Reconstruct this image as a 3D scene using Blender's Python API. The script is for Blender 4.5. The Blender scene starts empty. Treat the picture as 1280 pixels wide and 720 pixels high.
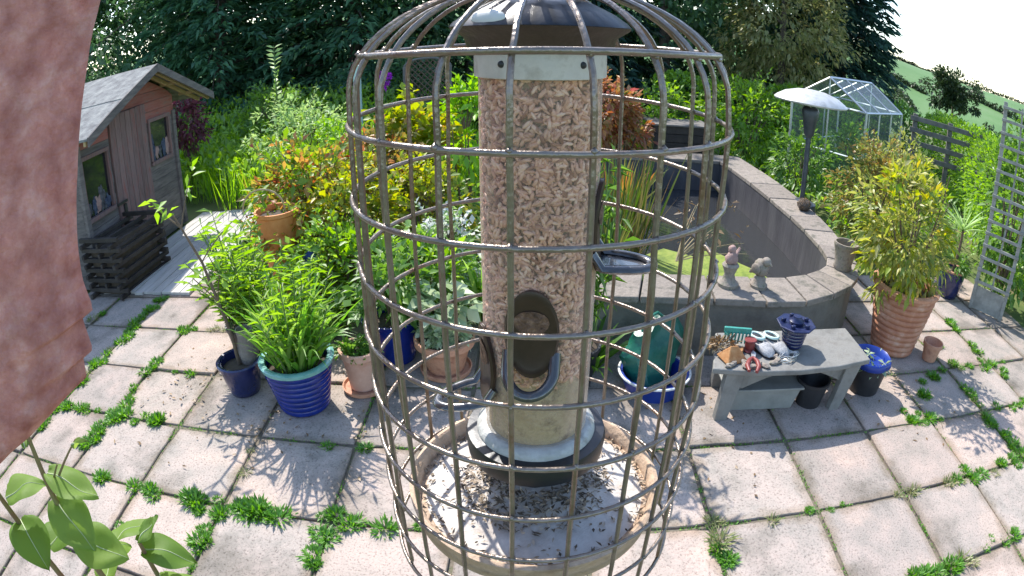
import bpy, math, random
import numpy as np
from mathutils import Vector, Matrix, noise as mnoise

R = math.radians
rng = np.random.default_rng(7)
random.seed(7)
scene = bpy.context.scene
COL = scene.collection

# ------------------------------------------------------------------ camera
CAM_H = 2.075
cd = bpy.data.cameras.new("camera")
cam = bpy.data.objects.new("camera", cd)
COL.objects.link(cam)
cd.type = 'PANO'
cd.sensor_fit = 'HORIZONTAL'
cd.sensor_width = 36.0
cd.clip_start = 0.01
cd.clip_end = 4000
pc = cd.cycles if hasattr(cd, 'cycles') and hasattr(cd.cycles, 'panorama_type') else cd
pc.panorama_type = 'FISHEYE_LENS_POLYNOMIAL'
pc.fisheye_fov = R(170)
pc.fisheye_polynomial_k0 = 0.0
pc.fisheye_polynomial_k1 = -0.8394 / 18
pc.fisheye_polynomial_k2 = 0.0
pc.fisheye_polynomial_k3 = -0.0663 / 18 ** 3
pc.fisheye_polynomial_k4 = 0.0
cam.matrix_world = Matrix.Translation((0, 0, CAM_H)) @ Matrix.Rotation(math.pi / 2 - 0.4324, 4, 'X') @ Matrix.Rotation(-0.0047, 4, 'Z')
scene.camera = cam

# ------------------------------------------------------------------ sky, sun, exposure
SUN_EL, SUN_AZ = 48.0, -24.0          # azimuth from +Y towards +X
w = bpy.data.worlds.new("World")
scene.world = w
w.use_nodes = True
nt = w.node_tree
sky = nt.nodes.new('ShaderNodeTexSky')
sky.sky_type = 'NISHITA'
sky.sun_disc = False
sky.sun_elevation = R(SUN_EL)
sky.sun_rotation = R(SUN_AZ)
sky.air_density = 1.0
sky.dust_density = 0.7
sky.ozone_density = 1.0
bg = nt.nodes['Background']
bg.inputs['Strength'].default_value = 0.15
nt.links.new(sky.outputs[0], bg.inputs[0])
sl = bpy.data.lights.new("sun", 'SUN')
sl.energy = 3.1
sl.angle = R(0.55)
sl.color = (1.0, 0.95, 0.88)
sun = bpy.data.objects.new("sun", sl)
COL.objects.link(sun)
sd = Vector((math.sin(R(SUN_AZ)) * math.cos(R(SUN_EL)), math.cos(R(SUN_AZ)) * math.cos(R(SUN_EL)), math.sin(R(SUN_EL))))
sun.rotation_euler = sd.to_track_quat('Z', 'Y').to_euler()
sun.location = sd * 40
scene.view_settings.view_transform = 'Standard'
scene.view_settings.look = 'None'
scene.view_settings.gamma = 1.0
scene.view_settings.use_curve_mapping = False
scene.view_settings.exposure = 1.42
scene.render.engine = 'CYCLES'
scene.cycles.use_denoising = True
scene.cycles.max_bounces = 8
scene.cycles.transparent_max_bounces = 16
scene.cycles.caustics_reflective = False
scene.cycles.caustics_refractive = False

# ------------------------------------------------------------------ materials
MATS = {}
def newmat(name):
    m = bpy.data.materials.new(name)
    m.use_nodes = True
    MATS[name] = m
    return m, m.node_tree, m.node_tree.nodes, m.node_tree.links

def coords(nd, lk, per_object=True):
    tc = nd.new('ShaderNodeTexCoord')
    if not per_object:
        return tc.outputs['Object']
    oi = nd.new('ShaderNodeObjectInfo')
    ml = nd.new('ShaderNodeMath'); ml.operation = 'MULTIPLY'; ml.inputs[1].default_value = 53.0
    lk.new(oi.outputs['Random'], ml.inputs[0])
    ad = nd.new('ShaderNodeVectorMath'); ad.operation = 'ADD'
    lk.new(tc.outputs['Object'], ad.inputs[0]); lk.new(ml.outputs[0], ad.inputs[1])
    return ad.outputs[0]

def ramp(nd, stops):
    r = nd.new('ShaderNodeValToRGB')
    e = r.color_ramp.elements
    while len(e) < len(stops):
        e.new(0.5)
    for k, (p, c) in enumerate(stops):
        e[k].position = p
        e[k].color = (c[0], c[1], c[2], 1)
    return r

def pm(name, c1, c2=None, scale=8, rough=0.7, bump=0.0, bscale=None, metal=0.0, stretch=(1, 1, 1), c3=None, spec=0.4, coat=0.0, tint=0.0):
    """Principled material with two- or three-colour noise, relief, and a brightness that differs from piece to piece."""
    m, t, nd, lk = newmat(name)
    b = nd['Principled BSDF']
    b.inputs['Roughness'].default_value = rough
    b.inputs['Metallic'].default_value = metal
    b.inputs['Specular IOR Level'].default_value = spec
    b.inputs['Coat Weight'].default_value = coat
    c2 = c2 or c1
    co = coords(nd, lk)
    mp = nd.new('ShaderNodeMapping'); mp.inputs['Scale'].default_value = stretch
    lk.new(co, mp.inputs[0])
    n = nd.new('ShaderNodeTexNoise'); n.inputs['Scale'].default_value = scale; n.inputs['Detail'].default_value = 7; n.inputs['Roughness'].default_value = 0.65
    lk.new(mp.outputs[0], n.inputs['Vector'])
    st = [(0.33, c1), (0.66, c2)]
    if c3: st = [(0.3, c1), (0.52, c2), (0.68, c3)]
    r = ramp(nd, st)
    lk.new(n.outputs['Fac'], r.inputs[0])
    out = r.outputs[0]
    if tint:
        oi = nd.new('ShaderNodeObjectInfo')
        mr = nd.new('ShaderNodeMapRange'); mr.inputs['To Min'].default_value = 1 - tint; mr.inputs['To Max'].default_value = 1 + tint
        lk.new(oi.outputs['Random'], mr.inputs[0])
        hs = nd.new('ShaderNodeHueSaturation')
        lk.new(mr.outputs[0], hs.inputs['Value']); lk.new(out, hs.inputs['Color'])
        out = hs.outputs[0]
    lk.new(out, b.inputs['Base Color'])
    if bump:
        n2 = nd.new('ShaderNodeTexNoise'); n2.inputs['Scale'].default_value = bscale or scale * 4; n2.inputs['Detail'].default_value = 5
        lk.new(mp.outputs[0], n2.inputs['Vector'])
        bp = nd.new('ShaderNodeBump'); bp.inputs['Strength'].default_value = bump; bp.inputs['Distance'].default_value = 0.01
        lk.new(n2.outputs['Fac'], bp.inputs['Height'])
        lk.new(bp.outputs[0], b.inputs['Normal'])
    return m

def leafmat(name, cols, trans=0.4, rough=0.45, gloss=0.04, gain=1.3):
    """Leaf: each leaf takes its own hue (random per island), lets light through, slight gloss."""
    m, t, nd, lk = newmat(name)
    nd.remove(nd['Principled BSDF'])
    out = nd['Material Output']
    g = nd.new('ShaderNodeNewGeometry')
    def lift(c):
        m_ = sum(c) / 3
        return tuple(min(.6, max(.002, (m_ + (v - m_) * 1.15) * gain)) for v in c)
    st = [(k / max(1, len(cols) - 1), lift(c)) for k, c in enumerate(cols)]
    r = ramp(nd, st)
    lk.new(g.outputs['Random Per Island'], r.inputs[0])
    d = nd.new('ShaderNodeBsdfDiffuse'); lk.new(r.outputs[0], d.inputs[0])
    tl = nd.new('ShaderNodeBsdfTranslucent')
    hs = nd.new('ShaderNodeHueSaturation'); hs.inputs['Hue'].default_value = 0.485; hs.inputs['Saturation'].default_value = 1.1; hs.inputs['Value'].default_value = 1.7
    lk.new(r.outputs[0], hs.inputs['Color']); lk.new(hs.outputs[0], tl.inputs[0])
    mx = nd.new('ShaderNodeMixShader'); mx.inputs[0].default_value = trans
    lk.new(d.outputs[0], mx.inputs[1]); lk.new(tl.outputs[0], mx.inputs[2])
    gl = nd.new('ShaderNodeBsdfGlossy'); gl.inputs['Roughness'].default_value = rough
    mg = nd.new('ShaderNodeMixShader'); mg.inputs[0].default_value = gloss
    lk.new(mx.outputs[0], mg.inputs[1]); lk.new(gl.outputs[0], mg.inputs[2])
    lk.new(mg.outputs[0], out.inputs['Surface'])
    return m

def clearmat(name, tint, haze, hazecol, rough=0.08, dirt=0.0, edge=.2, edge_haze=0.0):
    m, t, nd, lk = newmat(name)
    nd.remove(nd['Principled BSDF'])
    out = nd['Material Output']
    tr = nd.new('ShaderNodeBsdfTransparent'); tr.inputs[0].default_value = (*tint, 1)
    df = nd.new('ShaderNodeBsdfDiffuse'); df.inputs[0].default_value = (*hazecol, 1)
    mx = nd.new('ShaderNodeMixShader')
    n = nd.new('ShaderNodeTexNoise'); n.inputs['Scale'].default_value = 38; n.inputs['Detail'].default_value = 6
    tc = nd.new('ShaderNodeTexCoord'); lk.new(tc.outputs['Object'], n.inputs['Vector'])
    mr = nd.new('ShaderNodeMapRange'); mr.inputs['From Min'].default_value = .35; mr.inputs['From Max'].default_value = .75
    mr.inputs['To Min'].default_value = haze; mr.inputs['To Max'].default_value = haze + dirt
    lk.new(n.outputs['Fac'], mr.inputs[0])
    lf_ = nd.new('ShaderNodeLayerWeight'); lf_.inputs[0].default_value = .5
    pw = nd.new('ShaderNodeMath'); pw.operation = 'POWER'; pw.inputs[1].default_value = 2.5; lk.new(lf_.outputs['Facing'], pw.inputs[0])
    ma = nd.new('ShaderNodeMath'); ma.operation = 'MULTIPLY_ADD'; ma.inputs[1].default_value = edge_haze; ma.use_clamp = True  # pale haze painted towards the silhouette for cloudy plastic and its reflected band
    lk.new(pw.outputs[0], ma.inputs[0]); lk.new(mr.outputs[0], ma.inputs[2]); lk.new(ma.outputs[0], mx.inputs[0])
    lk.new(tr.outputs[0], mx.inputs[1]); lk.new(df.outputs[0], mx.inputs[2])
    gl = nd.new('ShaderNodeBsdfGlossy'); gl.inputs['Roughness'].default_value = rough
    lw = nd.new('ShaderNodeLayerWeight'); lw.inputs[0].default_value = .25
    fr = nd.new('ShaderNodeMapRange'); fr.inputs['To Min'].default_value = .03; fr.inputs['To Max'].default_value = edge
    lk.new(lw.outputs['Facing'], fr.inputs[0])
    m2 = nd.new('ShaderNodeMixShader')
    lk.new(fr.outputs[0], m2.inputs[0]); lk.new(mx.outputs[0], m2.inputs[1]); lk.new(gl.outputs[0], m2.inputs[2])
    lk.new(m2.outputs[0], out.inputs['Surface'])
    return m

# ground and masonry
pm('soil', (.045, .035, .026), (.09, .07, .05), 6, .95, .6, 40)
pm('joint', (.09, .075, .056), (.16, .135, .10), 14, .95, .6, 60, c3=(.07, .09, .035))
pm('grass_ground', (.05, .085, .02), (.10, .13, .035), 1.2, .95, .5, 30, c3=(.13, .11, .05))
pm('field', (.065, .14, .04), (.085, .17, .05), .03, .95, c3=(.11, .185, .07))
pm('stone', (.15, .13, .11), (.24, .205, .175), 9, .85, .7, 45, c3=(.10, .095, .075), tint=.15)
pm('render', (.12, .11, .095), (.18, .165, .14), 5, .9, .5, 60, c3=(.13, .13, .11))
pm('statue', (.16, .13, .11), (.27, .23, .19), 30, .85, .5, 90, c3=(.12, .13, .08))
pm('liner', (.035, .034, .04), (.065, .063, .07), 5, .6, .3, 30, stretch=(1, 1, .25), c3=(.09, .088, .09))
pm('algae', (.07, .12, .015), (.19, .25, .035), 9, .5, .4, 60, c3=(.26, .29, .06))
pm('terracotta', (.42, .19, .11), (.52, .27, .17), 12, .75, .3, 60, c3=(.33, .14, .085))
pm('terracotta_wet', (.30, .115, .065), (.42, .19, .11), 7, .65, .4, 60, c3=(.52, .33, .24))
pm('peach_clay', (.50, .28, .2), (.58, .36, .27), 14, .75, .25, 60)
pm('orange_clay', (.58, .19, .05), (.66, .27, .09), 12, .7, .2, 60)
pm('blue_glaze', (.003, .014, .13), (.006, .025, .20), 10, .2, .08, 30, spec=.4, coat=.15)
pm('teal_glaze', (.12, .30, .27), (.2, .42, .38), 20, .2, spec=.6, coat=.4)
pm('navy_glaze', (.008, .012, .05), (.014, .02, .09), 10, .22, spec=.6, coat=.4)
pm('dark_plastic', (.018, .018, .02), (.03, .03, .033), 12, .45)
pm('blue_plastic', (.010, .03, .20), (.015, .045, .27), 6, .35)
pm('green_plastic', (.008, .075, .05), (.015, .13, .085), 5, .35, .5, 22)
pm('bench_plastic', (.13, .125, .115), (.20, .195, .18), 7, .65, .25, 70, c3=(.16, .15, .135))
pm('trough_plastic', (.20, .20, .185), (.28, .28, .255), 8, .55)
pm('pier', (.36, .13, .11), (.50, .225, .195), 40, .9, .45, 130, c3=(.60, .33, .295))
# timber, metal
pm('board_grey', (.09, .078, .075), (.19, .165, .15), 5, .85, .4, 30, stretch=(1, .8, 6), tint=.15)
pm('board_red', (.22, .065, .05), (.29, .11, .09), 6, .8, .3, 30, stretch=(1, 1, 6), c3=(.2, .13, .11), tint=.12)
pm('board_door', (.12, .07, .065), (.19, .13, .12), 7, .85, .4, 30, stretch=(5, 5, .6), c3=(.22, .065, .055), tint=.14)
pm('rafter', (.34, .25, .13), (.42, .33, .18), 6, .8, .2, 30)
pm('felt', (.11, .105, .105), (.22, .22, .21), 9, .95, .8, 50, c3=(.30, .30, .27))
pm('deck', (.36, .34, .31), (.48, .46, .43), 4, .85, .3, 30, stretch=(6, .6, 1), tint=.12)
pm('crate_wood', (.022, .018, .016), (.05, .04, .034), 9, .7, .3, 40, tint=.3)
pm('trellis_wood', (.20, .20, .18), (.32, .32, .29), 12, .8, .3, 50)
pm('rail_wood', (.10, .09, .085), (.17, .155, .14), 8, .85, .3, 40)
pm('post_blue', (.42, .55, .52), (.5, .64, .6), 6, .6)
pm('bark', (.06, .045, .035), (.12, .095, .075), 14, .9, .7, 40, stretch=(1, 1, .3))
pm('stem_green', (.08, .13, .04), (.14, .2, .07), 20, .6)
pm('stem_brown', (.10, .07, .045), (.17, .12, .08), 25, .8, .3, 60)
pm('stem_pale', (.30, .36, .18), (.38, .42, .24), 25, .6)
pm('stem_red', (.20, .10, .06), (.17, .17, .06), 25, .6)
pm('wire', (.15, .12, .098), (.24, .20, .17), 34, .28, .15, 260, metal=.6, c3=(.18, .115, .08), spec=.5)
pm('alu_dull', (.40, .40, .39), (.52, .52, .51), 8, .45, metal=.25, c3=(.32, .32, .31))
pm('alu', (.45, .46, .46), (.55, .56, .56), 10, .4, metal=.6)
pm('steel', (.5, .5, .5), (.58, .58, .57), 15, .35, metal=.7)
pm('white_paint', (.52, .52, .50), (.66, .66, .64), 9, .45, c3=(.40, .40, .38))
pm('pole_dark', (.05, .06, .075), (.09, .10, .12), 12, .4, metal=.4)
pm('cap_plastic', (.011, .013, .018), (.015, .017, .023), 30, .35, .03, 200, spec=.5)
pm('cap_skirt', (.035, .023, .017), (.06, .04, .03), 45, .5, .2, 150)
pm('collar', (.46, .41, .37), (.57, .52, .47), 45, .5, .1, 150, c3=(.36, .31, .26))
pm('port_dark', (.030, .018, .014), (.055, .032, .024), 60, .35)
pm('port_seed_shaded', (.035, .018, .012), (.16, .09, .06), 160, .8, .5, 300, c3=(.30, .19, .13))  # seed tones darkened to stand for shade inside the port
pm('perch', (.03, .03, .033), (.055, .055, .06), 40, .18, spec=.7, coat=.6)
pm('flange', (.34, .34, .32), (.48, .48, .46), 60, .4, .2, 200, c3=(.2, .19, .17))
pm('tray_floor', (.36, .31, .27), (.50, .46, .42), 32, .7, .2, 160, c3=(.56, .53, .49))
pm('tray_rim', (.36, .24, .15), (.47, .34, .24), 30, .65, .3, 120, c3=(.27, .19, .13))
pm('dust', (.36, .25, .14), (.50, .37, .23), 70, .9, .4, 300, c3=(.17, .10, .055))
pm('cloth_orange', (.34, .14, .045), (.46, .24, .10), 30, .8, .2, 90)
pm('plastic_red', (.16, .03, .025), (.23, .05, .045), 20, .4)
pm('plastic_teal', (.03, .20, .16), (.06, .29, .24), 20, .4)
pm('shoe_grey', (.18, .18, .19), (.42, .42, .42), 130, .6, .4, 300)
pm('shoe_rim', (.40, .55, .50), (.52, .64, .6), 30, .5)
pm('pink', (.26, .16, .14), (.36, .24, .21), 30, .8, .4, 90)
pm('dish_blue', (.008, .012, .045), (.018, .026, .085), 30, .35, .1, 90)
pm('pane', (.012, .012, .016), (.02, .02, .024), 4, .08, spec=.6)
pm('inside_pale', (.015, .015, .018), (.12, .12, .13), 25, .8)
pm('inside_blue', (.012, .018, .05), (.08, .10, .14), 25, .8)
pm('flower_purple', (.30, .05, .34), (.42, .1, .46), 20, .6)
clearmat('clear_tube', (.98, .96, .93), .05, (.76, .60, .52), .16, .16, .2, .6)
clearmat('greenhouse_glass', (.90, .96, .94), .05, (.6, .66, .62), .05, .06)

# seeds vary from kernel to kernel
m, t, nd, lk = newmat('seed')
g = nd.new('ShaderNodeNewGeometry')
r_ = ramp(nd, [(0, (.24, .09, .055)), (.22, (.62, .32, .22)), (.7, (.80, .48, .36)), (1, (.88, .61, .48))])
lk.new(g.outputs['Random Per Island'], r_.inputs[0]); lk.new(r_.outputs[0], nd['Principled BSDF'].inputs['Base Color'])
nd['Principled BSDF'].inputs['Roughness'].default_value = .6
m, t, nd, lk = newmat('husk')
g = nd.new('ShaderNodeNewGeometry')
r_ = ramp(nd, [(0, (.06, .045, .03)), (.5, (.20, .15, .10)), (.8, (.38, .30, .22)), (1, (.5, .42, .33))])
lk.new(g.outputs['Random Per Island'], r_.inputs[0]); lk.new(r_.outputs[0], nd['Principled BSDF'].inputs['Base Color'])
nd['Principled BSDF'].inputs['Roughness'].default_value = .8

# paving slabs: speckled concrete, some pinker, stained
m, t, nd, lk = newmat('slab')
b = nd['Principled BSDF']; b.inputs['Roughness'].default_value = .9; b.inputs['Specular IOR Level'].default_value = .25
co = coords(nd, lk)
n1 = nd.new('ShaderNodeTexNoise'); n1.inputs['Scale'].default_value = 3.4; n1.inputs['Detail'].default_value = 9; n1.inputs['Roughness'].default_value = .68; lk.new(co, n1.inputs['Vector'])
r1 = ramp(nd, [(.28, (.19, .175, .155)), (.42, (.31, .28, .25)), (.56, (.38, .325, .29)), (.74, (.46, .375, .33))]); lk.new(n1.outputs['Fac'], r1.inputs[0])
n2 = nd.new('ShaderNodeTexNoise'); n2.inputs['Scale'].default_value = 85; n2.inputs['Detail'].default_value = 3; n2.inputs['Roughness'].default_value = .7; lk.new(co, n2.inputs['Vector'])
r2 = ramp(nd, [(.30, (.45, .43, .42)), (.48, (1, 1, 1)), (.62, (1, 1, 1)), (.72, (1.25, 1.22, 1.2))]); lk.new(n2.outputs['Fac'], r2.inputs[0])
mu = nd.new('ShaderNodeMix'); mu.data_type = 'RGBA'; mu.blend_type = 'MULTIPLY'; mu.inputs[0].default_value = 1
lk.new(r1.outputs[0], mu.inputs[6]); lk.new(r2.outputs[0], mu.inputs[7])
oi = nd.new('ShaderNodeObjectInfo')
r3 = ramp(nd, [(0, (.76, .77, .76)), (.2, (1.06, .98, .94)), (.4, (.88, .89, .88)), (.6, (1.10, 1.02, .97)), (.8, (.98, .97, .95)), (1, (.84, .81, .80))]); lk.new(oi.outputs['Random'], r3.inputs[0])
mu2 = nd.new('ShaderNodeMix'); mu2.data_type = 'RGBA'; mu2.blend_type = 'MULTIPLY'; mu2.inputs[0].default_value = 1
lk.new(mu.outputs[2], mu2.inputs[6]); lk.new(r3.outputs[0], mu2.inputs[7])
lk.new(mu2.outputs[2], b.inputs['Base Color'])
tco = nd.new('ShaderNodeTexCoord'); sx_ = nd.new('ShaderNodeSeparateXYZ'); lk.new(tco.outputs['Object'], sx_.inputs[0])
ab = []
for ax in ('X', 'Y'):
    q = nd.new('ShaderNodeMath'); q.operation = 'ABSOLUTE'; lk.new(sx_.outputs[ax], q.inputs[0]); ab.append(q)
mxm = nd.new('ShaderNodeMath'); mxm.operation = 'MAXIMUM'; lk.new(ab[0].outputs[0], mxm.inputs[0]); lk.new(ab[1].outputs[0], mxm.inputs[1])
n4 = nd.new('ShaderNodeTexNoise'); n4.inputs['Scale'].default_value = 9; n4.inputs['Detail'].default_value = 6; lk.new(co, n4.inputs['Vector'])
mm = nd.new('ShaderNodeMath'); mm.operation = 'MULTIPLY_ADD'; lk.new(n4.outputs['Fac'], mm.inputs[0]); mm.inputs[1].default_value = .16; lk.new(mxm.outputs[0], mm.inputs[2])
r4 = ramp(nd, [(.315, (1, 1, 1)), (.345, (.86, .84, .80)), (.39, (.70, .66, .58))]); lk.new(mm.outputs[0], r4.inputs[0])
n5 = nd.new('ShaderNodeTexNoise'); n5.inputs['Scale'].default_value = 1.7; n5.inputs['Detail'].default_value = 5; lk.new(co, n5.inputs['Vector'])
r5 = ramp(nd, [(.36, (.70, .69, .67)), (.47, (1, 1, 1)), (.6, (1, 1, 1)), (.72, (1.12, 1.07, 1.03))]); lk.new(n5.outputs['Fac'], r5.inputs[0])
prev = mu2.outputs[2]
for rr_ in (r4, r5):
    q = nd.new('ShaderNodeMix'); q.data_type = 'RGBA'; q.blend_type = 'MULTIPLY'; q.inputs[0].default_value = 1
    lk.new(prev, q.inputs[6]); lk.new(rr_.outputs[0], q.inputs[7]); prev = q.outputs[2]
lk.new(prev, b.inputs['Base Color'])
bp = nd.new('ShaderNodeBump'); bp.inputs['Strength'].default_value = .5; bp.inputs['Distance'].default_value = .006
lk.new(n2.outputs['Fac'], bp.inputs['Height']); lk.new(bp.outputs[0], b.inputs['Normal'])

# pond water
m, t, nd, lk = newmat('pond_water')
b = nd['Principled BSDF']
b.inputs['Base Color'].default_value = (.03, .032, .035, 1); b.inputs['Roughness'].default_value = .07; b.inputs['Specular IOR Level'].default_value = .6
n = nd.new('ShaderNodeTexNoise'); n.inputs['Scale'].default_value = 9; n.inputs['Detail'].default_value = 4
tc = nd.new('ShaderNodeTexCoord'); lk.new(tc.outputs['Object'], n.inputs['Vector'])
bp = nd.new('ShaderNodeBump'); bp.inputs['Strength'].default_value = .10; bp.inputs['Distance'].default_value = .02
lk.new(n.outputs['Fac'], bp.inputs['Height']); lk.new(bp.outputs[0], b.inputs['Normal'])

# foliage
leafmat('lf_dark', [(.010, .022, .010), (.016, .034, .014), (.026, .05, .018), (.014, .030, .020)], .32, gain=3.5)
leafmat('lf_darkblue', [(.012, .024, .022), (.02, .042, .032), (.03, .058, .042)], .25, gain=2.2)
leafmat('lf_conifer', [(.014, .032, .020), (.024, .052, .030), (.036, .072, .034)], .32, gain=3.0)
leafmat('lf_mid', [(.05, .11, .022), (.08, .16, .032), (.11, .20, .045), (.06, .12, .035)], .42)
leafmat('lf_bright', [(.085, .17, .025), (.13, .24, .035), (.18, .29, .055), (.12, .20, .06)], .5)
leafmat('lf_lime', [(.10, .22, .02), (.15, .29, .03), (.19, .33, .05)], .45)
leafmat('lf_strap', [(.07, .18, .03), (.10, .23, .04), (.15, .28, .06), (.19, .27, .09)], .45, gloss=.05, gain=1.2)
leafmat('lf_yellow', [(.12, .19, .025), (.20, .25, .035), (.29, .29, .05), (.10, .17, .03), (.24, .26, .04), (.30, .22, .06)], .45)
leafmat('lf_golden', [(.15, .19, .04), (.24, .26, .07), (.30, .29, .11), (.11, .17, .035), (.21, .2, .09)], .5)
leafmat('lf_redmix', [(.08, .16, .025), (.11, .20, .03), (.17, .24, .045), (.24, .25, .06), (.30, .18, .07), (.24, .08, .045), (.12, .2, .03), (.09, .17, .025)], .45)
leafmat('lf_amber', [(.18, .17, .05), (.26, .19, .06), (.30, .13, .06), (.13, .15, .04), (.22, .2, .07)], .35)
leafmat('lf_ambergreen', [(.14, .17, .05), (.19, .18, .06), (.24, .15, .06), (.12, .16, .045), (.20, .2, .07), (.11, .16, .04)], .4)
leafmat('lf_plum', [(.10, .03, .05), (.17, .05, .07), (.08, .05, .04)], .3, gain=1.0)
leafmat('lf_acer', [(.22, .09, .05), (.30, .16, .06), (.34, .2, .14), (.16, .14, .04), (.3, .1, .1)], .35)
leafmat('lf_silver', [(.16, .22, .13), (.26, .32, .2), (.34, .38, .28), (.12, .19, .08)], .3)
leafmat('lf_pale', [(.24, .34, .14), (.32, .42, .2), (.17, .28, .09)], .35)
leafmat('lf_white', [(.5, .52, .45), (.62, .62, .55), (.2, .3, .12), (.14, .24, .06)], .3)
leafmat('lf_broad', [(.09, .16, .035), (.13, .21, .05), (.19, .25, .08)], .5, rough=.6, gloss=.02, gain=1.1)
leafmat('lf_weed', [(.05, .13, .018), (.08, .19, .03), (.12, .25, .05)], .45)
leafmat('lf_weed_dry', [(.12, .15, .06), (.2, .19, .1), (.09, .14, .04)], .3)
leafmat('lf_dry', [(.16, .10, .05), (.25, .17, .09), (.09, .06, .035), (.3, .22, .13)], .15, gain=1.0)
leafmat('lf_reed', [(.05, .11, .02), (.09, .15, .03), (.15, .13, .06), (.045, .09, .02), (.18, .12, .07)], .35, gain=1.0)
leafmat('lf_olive', [(.13, .15, .055), (.18, .19, .08), (.24, .23, .12), (.09, .12, .045)], .45, gain=1.2)
leafmat('lf_purple', [(.32, .05, .38), (.42, .10, .46)], .3)
leafmat('lf_far', [(.03, .05, .025), (.045, .07, .03), (.06, .09, .04)], .15, gain=.8)

# ------------------------------------------------------------------ object helpers
def link(o, parent=None):
    COL.objects.link(o)
    if parent is not None:
        o.parent = parent
    return o

def tag(o, label=None, cat=None, group=None, kind=None):
    if label: o['label'] = label
    if cat: o['category'] = cat
    if group: o['group'] = group
    if kind: o['kind'] = kind
    return o

def thing(name, label, cat, loc=(0, 0, 0), rz=0.0, group=None):
    o = bpy.data.objects.new(name, None)
    o.empty_display_size = .1
    link(o)
    o.location = loc
    o.rotation_euler = (0, 0, rz)
    return tag(o, label, cat, group)

def copy_tree(o, parent=None):
    c = o.copy()
    link(c, parent)
    for ch in o.children:
        copy_tree(ch, c)
    return c

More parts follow.
